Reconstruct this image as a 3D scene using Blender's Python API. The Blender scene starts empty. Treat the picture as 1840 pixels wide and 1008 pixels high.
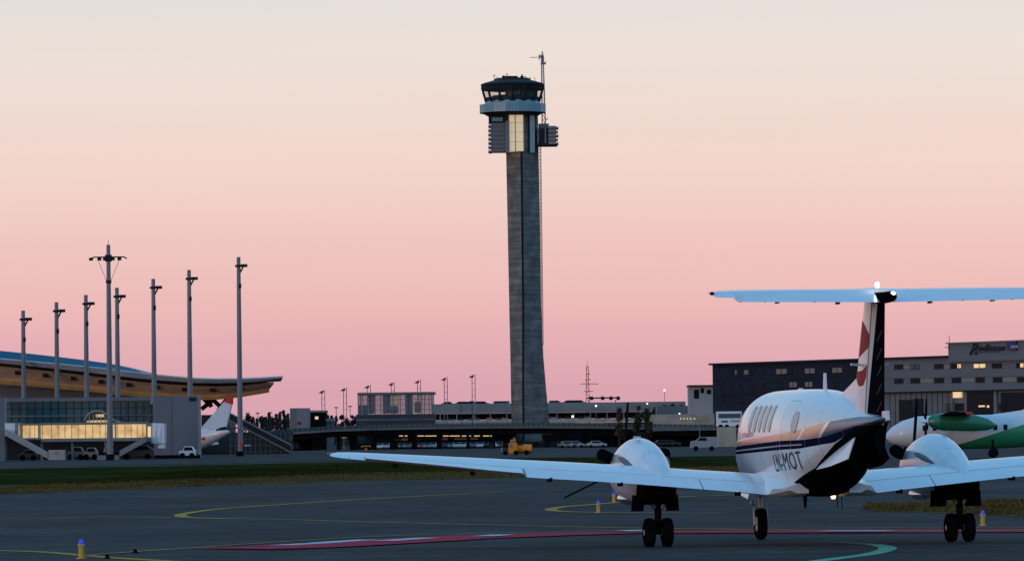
import bpy, bmesh, math, random
from mathutils import Vector, Matrix
random.seed(7)
R = math.radians
sc = bpy.context.scene
C = sc.collection

# ---------------------------------------------------------------- camera
FPX, HCAM, YHOR, ROLL = 9000.0, 1.852, 790.0, R(.65)
PIT = math.atan((YHOR-504)/FPX)
fwd = Vector((0, math.cos(PIT), math.sin(PIT))); up0 = Vector((0, -math.sin(PIT), math.cos(PIT))); rt0 = Vector((1, 0, 0))
rt = rt0*math.cos(ROLL)-up0*math.sin(ROLL); up = rt0*math.sin(ROLL)+up0*math.cos(ROLL)
cam = bpy.data.cameras.new('camera'); camo = bpy.data.objects.new('camera', cam); C.objects.link(camo)
cam.sensor_width = 36; cam.lens = 36*FPX/1840; cam.clip_start = 1; cam.clip_end = 30000
m = Matrix((rt, up, -fwd)).transposed().to_4x4(); m.translation = (0, 0, HCAM)
camo.matrix_world = m
sc.camera = camo

def at(px, py, Y):
    """point at depth Y (metres in front of the camera) seen at photo pixel px, py"""
    dx, dy = (px-920)/FPX, (504-py)/FPX
    d = fwd+rt*dx+up*dy
    return Vector((0, 0, HCAM))+d*(Y/d.y)
def gr(px, py):
    dx, dy = (px-920)/FPX, (504-py)/FPX
    d = fwd+rt*dx+up*dy
    p = d*(-HCAM/d.z); return Vector((p.x, p.y, 0))
def gx(px, Y):
    """x of the ground point at depth Y under pixel column px"""
    lo = at(px, 800, Y); return lo.x

# ---------------------------------------------------------------- world
W = bpy.data.worlds.new('World'); sc.world = W; W.use_nodes = True
nt = W.node_tree; N = nt.nodes; L = nt.links
for n in list(N): N.remove(n)
def nd(tree, t, **k):
    n = tree.nodes.new(t)
    for a, b in k.items(): setattr(n, a, b)
    return n
def mth(tree, op, a, b=None, c=None, clamp=False):
    n = tree.nodes.new('ShaderNodeMath'); n.operation = op; n.use_clamp = clamp
    for i, v in enumerate((a, b, c)):
        if v is None: continue
        if isinstance(v, (int, float)): n.inputs[i].default_value = v
        else: tree.links.new(v, n.inputs[i])
    return n.outputs[0]
def ramp(tree, fac, stops, interp='LINEAR'):
    n = tree.nodes.new('ShaderNodeValToRGB'); n.color_ramp.interpolation = interp
    e = n.color_ramp.elements
    while len(e) < len(stops): e.new(0.5)
    for i, (p, c) in enumerate(stops):
        e[i].position = p
        e[i].color = (c, c, c, 1) if isinstance(c, (int, float)) else (*c, 1)
    tree.links.new(fac, n.inputs[0]); return n.outputs[0]
SUN_EL, SUN_AZ = R(2), Vector((-.72, -.69, 0)).normalized()
out = nd(nt, 'ShaderNodeOutputWorld'); bg = nd(nt, 'ShaderNodeBackground'); tc = nd(nt, 'ShaderNodeTexCoord')
sx = nd(nt, 'ShaderNodeSeparateXYZ'); L.new(tc.outputs['Generated'], sx.inputs[0])
zp = mth(nt, 'SQRT', mth(nt, 'MAXIMUM', sx.outputs[2], 0.0))
front = ramp(nt, zp, [(0, (.62, .33, .41)), (.10, (.675, .36, .43)), (.12, (.71, .385, .448)), (.145, (.76, .425, .468)), (.163, (.795, .465, .475)), (.194, (.815, .525, .512)), (.2236, (.83, .60, .572)),
                      (.256, (.81, .66, .625)), (.279, (.78, .70, .66)), (.296, (.74, .69, .69)), (.40, (.42, .54, .68)), (.52, (.24, .48, .74)), (.7, (.17, .42, .74)), (1.0, (.14, .38, .70))])
back = ramp(nt, zp, [(0, (.52, .42, .42)), (.15, (.46, .45, .50)), (.30, (.38, .47, .60)), (.45, (.28, .46, .66)), (.62, (.17, .42, .72)), (1.0, (.14, .38, .70))])
dt = nd(nt, 'ShaderNodeVectorMath', operation='DOT_PRODUCT'); L.new(tc.outputs['Generated'], dt.inputs[0]); dt.inputs[1].default_value = Vector((.45, -.89, 0))
mr = nd(nt, 'ShaderNodeMapRange'); L.new(dt.outputs['Value'], mr.inputs[0]); mr.inputs[1].default_value = -.55; mr.inputs[2].default_value = .6; mr.interpolation_type = 'SMOOTHSTEP'
mx = nd(nt, 'ShaderNodeMix', data_type='RGBA'); L.new(mr.outputs[0], mx.inputs[0]); L.new(front, mx.inputs[6]); L.new(back, mx.inputs[7])
sky = nd(nt, 'ShaderNodeTexSky', sky_type='NISHITA'); sky.sun_disc = False; sky.sun_elevation = SUN_EL
sky.sun_rotation = math.atan2(SUN_AZ.x, SUN_AZ.y)
sk = nd(nt, 'ShaderNodeMix', data_type='RGBA', blend_type='ADD'); sk.inputs[0].default_value = .03
cn = nd(nt, 'ShaderNodeTexNoise'); cmap = nd(nt, 'ShaderNodeMapping'); cmap.inputs['Scale'].default_value = (5, 5, 60); L.new(tc.outputs['Generated'], cmap.inputs[0]); L.new(cmap.outputs[0], cn.inputs['Vector']); cn.inputs['Scale'].default_value = 1.; cn.inputs['Detail'].default_value = 4
cmx = nd(nt, 'ShaderNodeVectorMath', operation='SCALE'); L.new(mx.outputs[2], cmx.inputs[0]); L.new(mth(nt, 'MULTIPLY_ADD', cn.outputs['Fac'], .10, .95), cmx.inputs['Scale'])
L.new(cmx.outputs[0], sk.inputs[6]); L.new(sky.outputs[0], sk.inputs[7])
L.new(sk.outputs[2], bg.inputs[0]); bg.inputs[1].default_value = 1.0; L.new(bg.outputs[0], out.inputs[0])

# ---------------------------------------------------------------- sun (afterglow of a sun just at the horizon behind the camera)
sl = bpy.data.lights.new('sun', 'SUN'); sl.energy = .55; sl.angle = R(10); sl.color = (1, .60, .40)
so = bpy.data.objects.new('sun', sl); C.objects.link(so)
sd = Vector((SUN_AZ.x*math.cos(SUN_EL), SUN_AZ.y*math.cos(SUN_EL), math.sin(SUN_EL)))
so.rotation_euler = sd.to_track_quat('Z', 'Y').to_euler(); so.location = (0, -20, 60)

vs = sc.view_settings; vs.view_transform = 'Standard'; vs.look = 'None'; vs.exposure = 0; vs.gamma = 1

# ---------------------------------------------------------------- materials
def mat(name, col, rough=.6, metal=0., var=.12, scale=1.5, coat=0., bump=0., emit=None, es=1., stretch=None, spec=.5):
    M = bpy.data.materials.new(name); M.use_nodes = True; t = M.node_tree; b = t.nodes['Principled BSDF']
    b.inputs['Roughness'].default_value = rough; b.inputs['Metallic'].default_value = metal
    b.inputs['Coat Weight'].default_value = coat; b.inputs['Coat Roughness'].default_value = .08
    b.inputs['Specular IOR Level'].default_value = spec
    b.inputs['Base Color'].default_value = (*col, 1)
    if var:
        co = nd(t, 'ShaderNodeTexCoord'); mp = nd(t, 'ShaderNodeMapping'); t.links.new(co.outputs['Object'], mp.inputs[0])
        mp.inputs['Scale'].default_value = stretch or (1, 1, 1)
        nz = nd(t, 'ShaderNodeTexNoise'); nz.inputs['Scale'].default_value = scale; nz.inputs['Detail'].default_value = 5
        t.links.new(mp.outputs[0], nz.inputs['Vector'])
        lo = tuple(c*(1-var) for c in col); hi = tuple(min(1, c*(1+var)) for c in col)
        t.links.new(ramp(t, nz.outputs['Fac'], [(.3, lo), (.7, hi)]), b.inputs['Base Color'])
        rr = mth(t, 'MULTIPLY_ADD', nz.outputs['Fac'], .2, rough-.1); t.links.new(rr, b.inputs['Roughness'])
        if bump:
            bp = nd(t, 'ShaderNodeBump'); bp.inputs['Strength'].default_value = bump; t.links.new(nz.outputs['Fac'], bp.inputs['Height']); t.links.new(bp.outputs[0], b.inputs['Normal'])
    if emit:
        b.inputs['Emission Color'].default_value = (*emit, 1); b.inputs['Emission Strength'].default_value = es
    return M
M = {}
def mm(key, *a, **k): M[key] = mat(key, *a, **k); return M[key]
mm('white_paint', (.78, .80, .82), .34, var=.05, coat=.5, scale=3)
mm('grey_paint', (.42, .44, .46), .4, var=.08)
mm('black_paint', (.004, .005, .008), .5, var=.2, spec=0.)
mm('black_rubber', (.007, .007, .008), .8, var=.3, scale=8, spec=0.)
mm('dark_metal', (.009, .010, .012), .6, .0, var=.3, spec=0.)
mm('soot_and_shade_black', (.006, .006, .006), .8, .0, var=.3, spec=0.)
mm('bright_metal', (.72, .70, .68), .22, 1., var=.06)
mm('strut_metal', (.45, .43, .38), .4, .5, var=.1)
mm('red_paint', (.36, .010, .010), .5, var=.15, spec=.08)
mm('tail_red', (.78, .05, .035), .5, var=.1, spec=.2)
mm('window_peach', (.80, .62, .50), .5, var=.05, spec=.2)
mm('window_gasket', (.62, .57, .54), .5, var=.1)
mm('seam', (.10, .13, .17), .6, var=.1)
mm('dark_glass', (.012, .035, .045), .12, var=.25, scale=.15)
mm('teal_glass', (.02, .09, .11), .10, var=.3, scale=.2)
mm('pale_teal', (.20, .36, .40), .4, var=.12, scale=.4)
mm('galvanised', (.20, .215, .235), .55, .2, var=.18, scale=.5, stretch=(1, 1, .2))
mm('dark_steel', (.016, .020, .028), .6, .0, spec=.15, var=.2)
mm('grey_cladding', (.135, .15, .175), .55, var=.10, scale=.25, stretch=(1, 1, .4))
mm('bridge_concrete', (.12, .13, .14), .8, var=.25, scale=.2)
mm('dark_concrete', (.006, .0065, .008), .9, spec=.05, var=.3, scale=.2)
mm('pale_concrete', (.21, .23, .235), .8, var=.2, scale=.15, stretch=(1, 1, 2))
mm('tan_concrete', (.40, .36, .29), .85, var=.2, scale=.4)
mm('wood', (.74, .52, .36), .6, var=.2, scale=.4, stretch=(.3, 1, 3))
mm('wood_edge', (.68, .42, .17), .5, var=.2, scale=.4)
mm('roof_edge', (.45, .47, .50), .4, var=.1)
mm('blue_glazing', (.012, .11, .17), .4, var=.15, scale=.1, spec=.2)
mm('hotel_dark', (.020, .026, .044), .8, spec=.1, var=.2, scale=.15, stretch=(.3, .3, 4))
mm('hotel_grey', (.135, .145, .16), .7, var=.14, scale=.15, stretch=(.3, .3, 4))
mm('hotel_panel', (.23, .22, .20), .7, var=.15, scale=.3)
mm('pale_plaster', (.36, .35, .35), .8, var=.15, scale=.2)
mm('window_dark', (.004, .007, .016), .3, var=.2, spec=.12)
mm('window_teal', (.015, .05, .075), .15, var=.2)
mm('window_warm', (.5, .35, .2), .4, var=0, emit=(1., .66, .32), es=.75)
mm('window_dim', (.22, .17, .16), .3, var=.15)
mm('sign_blue', (.012, .018, .11), .4, var=.1)
mm('sign_white', (.8, .8, .8), .4, var=0)
mm('sign_dark', (.006, .006, .02), .5, var=0)
mm('yellow_paint', (.85, .26, .005), .5, var=.15)
mm('light_yellow', (.68, .38, .03), .5, var=.12)
mm('orange_paint', (.60, .20, .03), .5, var=.15)
mm('blue_lens', (.02, .06, .5), .15, var=0, emit=(.02, .07, 1.), es=.45)
mm('white_lamp', (.9, .9, .85), .3, var=0, emit=(1., .92, .85), es=1.4)
mm('strobe', (.9, .9, .9), .3, var=0, emit=(1., .98, .95), es=9.)
mm('amber_lamp', (.9, .6, .3), .3, var=0, emit=(1., .62, .25), es=6.)
mm('warm_panel', (.6, .5, .35), .5, var=0, emit=(1., .78, .48), es=.42)
mm('green_paint', (.015, .20, .10), .35, var=.12, coat=.4)
mm('trunk', (.04, .03, .024), .9, var=.3)
mm('conifer', (.018, .026, .018), .9, var=.5, scale=.6)
mm('leaf_brown', (.085, .040, .022), .9, var=.5, scale=.6)
mm('leaf_olive', (.042, .042, .018), .9, var=.5, scale=.6)
mm('tower_band', (.19, .34, .40), .4, var=.12, scale=.4)
mm('tower_groove', (.045, .040, .036), .9, var=.2, spec=0.)
mm('ladder_metal', (.42, .36, .27), .5, .2, var=.1)
mm('marking_yellow', (.52, .27, .05), .85, var=.35, scale=1.2, spec=.04)
mm('marking_red', (.50, .03, .06), .85, var=.25, scale=1.2, spec=.04)
mm('marking_white', (.62, .56, .60), .85, var=.25, scale=1.2, spec=.04)
mm('marking_green', (.16, .40, .26), .85, var=.3, scale=1.2, spec=.04)
def glass_mat(name, tint, alpha, rough=.05):
    Mx = bpy.data.materials.new(name); Mx.use_nodes = True; t = Mx.node_tree; b = t.nodes['Principled BSDF']
    b.inputs['Base Color'].default_value = (*tint, 1); b.inputs['Roughness'].default_value = rough; b.inputs['Alpha'].default_value = alpha
    nz = nd(t, 'ShaderNodeTexNoise'); nz.inputs['Scale'].default_value = .4
    t.links.new(mth(t, 'MULTIPLY_ADD', nz.outputs['Fac'], .08, rough), b.inputs['Roughness'])
    M[name] = Mx; return Mx
glass_mat('cab_glass', (.06, .16, .17), .22)
glass_mat('box_glass', (.22, .28, .32), .45)
glass_mat('rail_glass', (.06, .11, .12), .7)

# jet bridge panels: lamps inside shine through pale translucent sides
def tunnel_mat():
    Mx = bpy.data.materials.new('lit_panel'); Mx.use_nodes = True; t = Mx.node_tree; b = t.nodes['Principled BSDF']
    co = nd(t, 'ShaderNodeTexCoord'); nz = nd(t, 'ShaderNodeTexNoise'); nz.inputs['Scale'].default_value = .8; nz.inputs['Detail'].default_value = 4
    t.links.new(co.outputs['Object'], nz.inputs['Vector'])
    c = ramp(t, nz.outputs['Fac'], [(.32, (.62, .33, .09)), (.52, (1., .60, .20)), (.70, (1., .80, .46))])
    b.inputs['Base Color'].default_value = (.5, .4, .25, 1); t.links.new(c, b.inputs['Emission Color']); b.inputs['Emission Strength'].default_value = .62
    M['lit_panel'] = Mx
tunnel_mat()

def concrete_mat():
    Mx = bpy.data.materials.new('tower_concrete'); Mx.use_nodes = True; t = Mx.node_tree; b = t.nodes['Principled BSDF']
    co = nd(t, 'ShaderNodeTexCoord'); mp = nd(t, 'ShaderNodeMapping'); t.links.new(co.outputs['Object'], mp.inputs[0]); mp.inputs['Scale'].default_value = (.05, .05, .9)
    nz = nd(t, 'ShaderNodeTexNoise'); nz.inputs['Scale'].default_value = 1.; nz.inputs['Detail'].default_value = 8; nz.inputs['Roughness'].default_value = .75
    t.links.new(mp.outputs[0], nz.inputs['Vector'])
    n2 = nd(t, 'ShaderNodeTexNoise'); n2.inputs['Scale'].default_value = .35; n2.inputs['Detail'].default_value = 6; t.links.new(co.outputs['Object'], n2.inputs['Vector'])
    s = mth(t, 'MULTIPLY_ADD', n2.outputs['Fac'], .35, mth(t, 'MULTIPLY', nz.outputs['Fac'], .65))
    t.links.new(ramp(t, s, [(.36, (.06, .06, .059)), (.5, (.15, .147, .14)), (.62, (.29, .28, .265))]), b.inputs['Base Color']); b.inputs['Roughness'].default_value = .85
    M['tower_concrete'] = Mx
concrete_mat()

# ---------------------------------------------------------------- mesh builder
ORG = {}
class B:
    def __init__(s): s.bm = bmesh.new()
    def face(s, pts, mi=0):
        try:
            f = s.bm.faces.new([s.bm.verts.new(p) for p in pts]); f.material_index = mi; return f
        except ValueError: return None
    def box(s, c, d, mi=0, rot=None):
        c = Vector(c); vs = []
        for sz in (-.5, .5):
            for sy in (-.5, .5):
                for sx_ in (-.5, .5):
                    v = Vector((sx_*d[0], sy*d[1], sz*d[2]))
                    if rot: v = rot @ v
                    vs.append(s.bm.verts.new(c+v))
        for q in ((0, 2, 3, 1), (4, 5, 7, 6), (0, 1, 5, 4), (2, 6, 7, 3), (0, 4, 6, 2), (1, 3, 7, 5)):
            s.bm.faces.new([vs[i] for i in q]).material_index = mi
        return s
    def span(s, a, b, mi=0):
        a, b = Vector(a), Vector(b); return s.box((a+b)/2, [abs(b[i]-a[i]) for i in range(3)], mi)
    def prism(s, pts, vec, mi=0):
        vec = Vector(vec); a = [s.bm.verts.new(p) for p in pts]; b = [s.bm.verts.new(Vector(p)+vec) for p in pts]; n = len(pts)
        s.bm.faces.new(a[::-1]).material_index = mi; s.bm.faces.new(b).material_index = mi
        for i in range(n): s.bm.faces.new([a[i], a[(i+1) % n], b[(i+1) % n], b[i]]).material_index = mi
        return s
    def loft(s, rings, mi=0, cap=True, close=True):
        vr = [[s.bm.verts.new(p) for p in r] for r in rings]; n = len(rings[0])
        for i in range(len(vr)-1):
            for j in range(n if close else n-1):
                k = (j+1) % n
                try: s.bm.faces.new([vr[i][j], vr[i][k], vr[i+1][k], vr[i+1][j]]).material_index = mi
                except ValueError: pass
        if cap:
            s.bm.faces.new(vr[0][::-1]).material_index = mi; s.bm.faces.new(vr[-1]).material_index = mi
        return s
    def tube(s, pts, r, seg=8, mi=0, cap=True):
        pts = [Vector(p) for p in pts]; rr = r if isinstance(r, (list, tuple)) else [r]*len(pts); rings = []
        for i, p in enumerate(pts):
            d = (pts[min(i+1, len(pts)-1)]-pts[max(i-1, 0)]).normalized()
            h = Vector((0, 0, 1)) if abs(d.z) < .9 else Vector((1, 0, 0))
            u = d.cross(h).normalized(); v = d.cross(u)
            rings.append([p+(u*math.cos(2*math.pi*k/seg)+v*math.sin(2*math.pi*k/seg))*rr[i] for k in range(seg)])
        return s.loft(rings, mi, cap)
    def ball(s, c, r, mi=0, seg=10, rings=6):
        rx, ry, rz = r if isinstance(r, (tuple, list)) else (r, r, r)
        c = Vector(c); rg = []
        for i in range(1, rings):
            a = math.pi*i/rings
            rg.append([c+Vector((rx*math.sin(a)*math.cos(2*math.pi*k/seg), ry*math.sin(a)*math.sin(2*math.pi*k/seg), -rz*math.cos(a))) for k in range(seg)])
        return s.loft(rg, mi)
    def build(s, name, mats, parent=None, smooth=None, local=False, origin=None, bevel=0, split=False):
        bm = s.bm
        if split: return s.build_split(name, mats, parent, smooth, local, bevel)
        bmesh.ops.recalc_face_normals(bm, faces=bm.faces)
        if bevel: bmesh.ops.bevel(bm, geom=list(bm.edges), offset=bevel, segments=2, affect='EDGES', profile=.5)
        o_ = Vector((0, 0, 0))
        if not local:
            if parent is not None: o_ = ORG[parent.name]
            elif origin is not None: o_ = Vector(origin)
            else:
                xs = [v.co for v in bm.verts]
                o_ = Vector(((min(v.x for v in xs)+max(v.x for v in xs))/2, (min(v.y for v in xs)+max(v.y for v in xs))/2, min(v.z for v in xs)))
            bmesh.ops.translate(bm, verts=bm.verts, vec=-o_)
        me = bpy.data.meshes.new(name); bm.to_mesh(me); bm.free()
        for x in (mats if isinstance(mats, (list, tuple)) else [mats]): me.materials.append(M[x] if isinstance(x, str) else x)
        if smooth is not None:
            for p in me.polygons: p.use_smooth = True
            me.set_sharp_from_angle(angle=R(smooth))
        ob = bpy.data.objects.new(name, me); C.objects.link(ob)
        if parent is not None: ob.parent = parent
        elif not local: ob.location = o_
        ORG[ob.name] = o_
        return ob
def _split(s, name, mats, parent, smooth, local, bevel):
    # every loose piece becomes a part of its own
    bm = s.bm; seen = set(); groups = []
    for v in bm.verts:
        if v in seen: continue
        st, g = [v], []; seen.add(v)
        while st:
            u = st.pop(); g.append(u)
            for e in u.link_edges:
                w = e.other_vert(u)
                if w not in seen: seen.add(w); st.append(w)
        groups.append(g)
    for g in groups:
        b = B(); mp = {v: b.bm.verts.new(v.co) for v in g}
        for f in {f for v in g for f in v.link_faces}: b.bm.faces.new([mp[v] for v in f.verts]).material_index = f.material_index
        o = b.build(name, mats, parent, smooth, local, None, bevel)
    bm.free(); return o
B.build_split = _split
def tag(o, label=None, cat=None, group=None, kind=None):
    if label: o['label'] = label
    if cat: o['category'] = cat
    if group: o['group'] = group
    if kind: o['kind'] = kind
    return o
def empty(name, loc, label, cat, group=None):
    o = bpy.data.objects.new(name, None); C.objects.link(o); o.location = loc; o.empty_display_size = .5
    ORG[o.name] = Vector(loc); return tag(o, label, cat, group)
def kids(o): return [c for c in bpy.data.objects if c.parent == o]
def dup(root, loc, label=None, group=None, rz=None, scale=None):
    def cp(o, par):
        c = o.copy(); C.objects.link(c); c.parent = par
        for k in kids(o): cp(k, c)
        return c
    r = cp(root, None); r.location = loc
    if rz is not None: r.rotation_euler = (0, 0, rz)
    if scale: r.scale = (scale,)*3
    if label: r['label'] = label
    if group: r['group'] = group
    return r
def text_pts(s, size=1., shear=0., spacing=1., offset=0.):
    """letters as a flat triangulated bmesh in x, y"""
    cu = bpy.data.curves.new('lettering', 'FONT'); cu.body = s; cu.size = size; cu.shear = shear; cu.space_character = spacing; cu.offset = offset
    cu.resolution_u = 3
    ob = bpy.data.objects.new('lettering', cu); C.objects.link(ob)
    me = bpy.data.meshes.new_from_object(ob.evaluated_get(bpy.context.evaluated_depsgraph_get()))
    bm = bmesh.new(); bm.from_mesh(me); bpy.data.meshes.remove(me); bpy.data.objects.remove(ob); bpy.data.curves.remove(cu)
    bmesh.ops.triangulate(bm, faces=bm.faces); return bm
def text_on(s, size, origin, ux, uy, matname, parent, name='lettering', width=None, height=None, shear=0., thick=.02, offset=0., spacing=1.):
    bm = text_pts(s, size, shear, spacing, offset); xs = [v.co.x for v in bm.verts]; ys = [v.co.y for v in bm.verts]
    kx = width/(max(xs)-min(xs)) if width else 1; ky = height/(max(ys)-min(ys)) if height else 1
    x0, y0 = min(xs), min(ys); ux, uy = Vector(ux).normalized(), Vector(uy).normalized(); nn = ux.cross(uy); o = Vector(origin)
    for v in bm.verts: v.co = o+ux*(v.co.x-x0)*kx+uy*(v.co.y-y0)*ky
    r = bmesh.ops.extrude_face_region(bm, geom=list(bm.faces))
    bmesh.ops.translate(bm, verts=[g for g in r['geom'] if isinstance(g, bmesh.types.BMVert)], vec=nn*thick)
    b = B(); b.bm.free(); b.bm = bm
    return b.build(name, matname, parent)

def nacelle_mat():
    Mx = bpy.data.materials.new('nacelle_paint'); Mx.use_nodes = True; t = Mx.node_tree; b = t.nodes['Principled BSDF']
    co = nd(t, 'ShaderNodeTexCoord'); s = nd(t, 'ShaderNodeSeparateXYZ'); t.links.new(co.outputs['Object'], s.inputs[0])
    mp = nd(t, 'ShaderNodeMapping'); mp.inputs['Scale'].default_value = (.6, 4, 4); t.links.new(co.outputs['Object'], mp.inputs[0])
    nz = nd(t, 'ShaderNodeTexNoise'); nz.inputs['Scale'].default_value = 2.; nz.inputs['Detail'].default_value = 5; t.links.new(mp.outputs[0], nz.inputs['Vector'])
    base = ramp(t, nz.outputs['Fac'], [(.3, (.66, .68, .70)), (.6, (.80, .815, .83))])
    ln = None
    for xp in (.55, 1.35, 2.3):
        l = mth(t, 'LESS_THAN', mth(t, 'ABSOLUTE', mth(t, 'SUBTRACT', s.outputs[0], xp)), .012); ln = l if ln is None else mth(t, 'MAXIMUM', ln, l)
    n = nd(t, 'ShaderNodeMix', data_type='RGBA'); t.links.new(mth(t, 'MULTIPLY', ln, .45), n.inputs[0]); t.links.new(base, n.inputs[6]); n.inputs[7].default_value = (.2, .22, .25, 1)
    t.links.new(n.outputs[2], b.inputs['Base Color']); b.inputs['Roughness'].default_value = .32; b.inputs['Coat Weight'].default_value = .4
    M['nacelle_paint'] = Mx
nacelle_mat()

# ================================================================ the propeller aircraft (own axes: x forward, y left, z up)
YAW, BANK = R(7.8), R(.15)
F_ = Vector((-math.sin(YAW), math.cos(YAW), 0)); L_ = Vector((-math.cos(YAW), -math.sin(YAW), 0)); U_ = Vector((0, 0, 1))
L2 = L_*math.cos(BANK)-U_*math.sin(BANK); U2 = F_.cross(L2)
air = empty('propeller_aircraft', (0, 0, 0), 'white twin propeller aircraft with T tail and black belly, nearest on the taxiway', 'aircraft')
mw = Matrix((F_, L2, U2)).transposed().to_4x4(); mw.translation = (5.073, 86.27, 0); air.matrix_world = mw
ORG[air.name] = Vector((0, 0, 0))

FS = sorted([(6.35, 1.50, 1.60, .04), (6.1, 1.36, 1.74, .13), (5.6, 1.2, 1.93, .25), (4.6, 1.0, 2.18, .42), (3.8, .89, 2.36, .555), (3.0, .84, 2.58, .68), (2.0, .83, 2.66, .76), (.5, .83, 2.665, .76),
             (-1.2, .83, 2.65, .76), (-2.0, .94, 2.615, .70), (-3, 1.2, 2.52, .575), (-4, 1.5, 2.385, .42), (-5, 1.76, 2.26, .28), (-6, 1.98, 2.18, .14), (-6.5, 2.06, 2.14, .045)])
def interp(x, T, k):
    if x <= T[0][0]: return T[0][k]
    for i in range(len(T)-1):
        a, b = T[i], T[i+1]
        if a[0] <= x <= b[0]:
            p0 = T[max(i-1, 0)]; p3 = T[min(i+2, len(T)-1)]; h = b[0]-a[0]; t = (x-a[0])/h
            def sl(u, v, w):
                d1 = (v[k]-u[k])/(v[0]-u[0]) if v[0] != u[0] else None; d2 = (w[k]-v[k])/(w[0]-v[0]) if w[0] != v[0] else None
                if d1 is None: return d2
                if d2 is None: return d1
                return 0 if d1*d2 <= 0 else 2*d1*d2/(d1+d2)
            m0 = sl(p0, a, b)*h; m1 = sl(a, b, p3)*h
            return (2*t**3-3*t*t+1)*a[k]+(t**3-2*t*t+t)*m0+(-2*t**3+3*t*t)*b[k]+(t**3-t*t)*m1
    return T[-1][k]
NE = 2.4
def fsec(x): return interp(x, FS, 1), interp(x, FS, 2), interp(x, FS, 3)
def fside(x, z, off=0., side=1):
    b, t, w = fsec(x); q = min(1, abs((z-(b+t)/2)/((t-b)/2)))
    return Vector((x, side*(w*(1-q**NE)**(1/NE)+off), z))

def fuselage_mat():
    Mx = bpy.data.materials.new('fuselage_livery'); Mx.use_nodes = True; t = Mx.node_tree; b = t.nodes['Principled BSDF']
    co = nd(t, 'ShaderNodeTexCoord'); s = nd(t, 'ShaderNodeSeparateXYZ'); t.links.new(co.outputs['Object'], s.inputs[0]); x, z = s.outputs[0], s.outputs[2]
    xn = mth(t, 'MULTIPLY_ADD', x, 1/13., .5)
    def fx(pts):
        return mth(t, 'MULTIPLY', ramp(t, xn, [((a+6.5)/13., v/3.) for a, v in sorted(pts)]), 3.)
    gt = lambda a, c: mth(t, 'GREATER_THAN', a, c)
    AND = lambda a, c: mth(t, 'MULTIPLY', a, c)
    zt = fx([(6, 1.70), (2.4, 1.79), (-1.26, 1.90), (-2.7, 1.985), (-3.8, 2.09), (-5.3, 2.165)])
    zo = fx([(6, 1.66), (2.4, 1.70), (-1.26, 1.785), (-2.7, 1.80), (-3.6, 1.84), (-5.3, 2.02)])
    zb = fx([(6, 1.54), (2.4, 1.56), (-2.5, 1.655), (-4.1, 1.75), (-5.3, 1.97)])
    zk = fx([(6, .5), (-.2, .70), (-.86, .95), (-2.84, 1.33), (-4.1, 1.73), (-5.26, 1.99), (-6.4, 2.13)])
    def mixc(f, a, c):
        n = nd(t, 'ShaderNodeMix', data_type='RGBA'); t.links.new(f, n.inputs[0])
        for i, v in ((6, a), (7, c)):
            if isinstance(v, tuple): n.inputs[i].default_value = (*v, 1)
            else: t.links.new(v, n.inputs[i])
        return n.outputs[2]
    nz = nd(t, 'ShaderNodeTexNoise'); nz.inputs['Scale'].default_value = 2.; nz.inputs['Detail'].default_value = 4; t.links.new(co.outputs['Object'], nz.inputs['Vector'])
    white = ramp(t, nz.outputs['Fac'], [(.3, (.76, .78, .80)), (.7, (.82, .83, .84))])
    gold = gt(zt, z); below = gt(zo, z)
    diag = mth(t, 'ADD', x, mth(t, 'MULTIPLY', z, 1.6))
    fwdm = gt(diag, -.55)                    # gold forward of the slanted end, blue metal behind it
    l1 = AND(gt(diag, -.60), gt(-.46, diag) if False else mth(t, 'LESS_THAN', diag, -.46))
    l2 = AND(gt(diag, .42), mth(t, 'LESS_THAN', diag, .52))
    band = mixc(fwdm, (.02, .06, .13), (.50, .33, .22))
    band = mixc(mth(t, 'MAXIMUM', l1, l2), band, (.75, .74, .72))
    c = mixc(gold, white, band)
    c = mixc(below, c, (.008, .012, .035))
    thin = mth(t, 'MULTIPLY_ADD', zo, .45, mth(t, 'MULTIPLY', zb, .55))
    thm = AND(mth(t, 'LESS_THAN', mth(t, 'ABSOLUTE', mth(t, 'SUBTRACT', z, thin)), .012), gt(x, -2.6))
    c = mixc(thm, c, (.45, .36, .36))
    c = mixc(gt(zb, z), c, white)
    ln = None
    for xp in (3.3, .35, -1.05, -2.75, -3.45, -4.6):
        l = mth(t, 'LESS_THAN', mth(t, 'ABSOLUTE', mth(t, 'SUBTRACT', x, xp)), .010); ln = l if ln is None else mth(t, 'MAXIMUM', ln, l)
    c = mixc(mth(t, 'MULTIPLY', ln, .6), c, (.16, .18, .21))
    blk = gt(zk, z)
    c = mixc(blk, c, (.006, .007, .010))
    t.links.new(c, b.inputs['Base Color'])
    met = AND(gold, mth(t, 'SUBTRACT', 1., below)); t.links.new(mth(t, 'MULTIPLY', met, .75), b.inputs['Metallic'])
    t.links.new(mth(t, 'MULTIPLY_ADD', blk, .15, .27), b.inputs['Roughness'])
    navy = AND(below, gt(z, zb)); dkm = mth(t, 'MAXIMUM', blk, navy); t.links.new(mth(t, 'MULTIPLY_ADD', dkm, -.5, .5), b.inputs['Coat Weight']); b.inputs['Coat Roughness'].default_value = .06; t.links.new(mth(t, 'MULTIPLY_ADD', dkm, -.5, .5), b.inputs['Specular IOR Level'])
    M['fuselage_livery'] = Mx
fuselage_mat()
b = B(); rings = []
nst = 90
for i in range(nst+1):
    x = -6.5+12.85*i/nst; bo, to, w = fsec(x); r = []
    for k in range(64):
        a = 2*math.pi*k/64; ca, sa = math.cos(a), math.sin(a)
        r.append((x, w*math.copysign(abs(ca)**(2/NE), ca), (bo+to)/2+(to-bo)/2*math.copysign(abs(sa)**(2/NE), sa)))
    rings.append(r)
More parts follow.
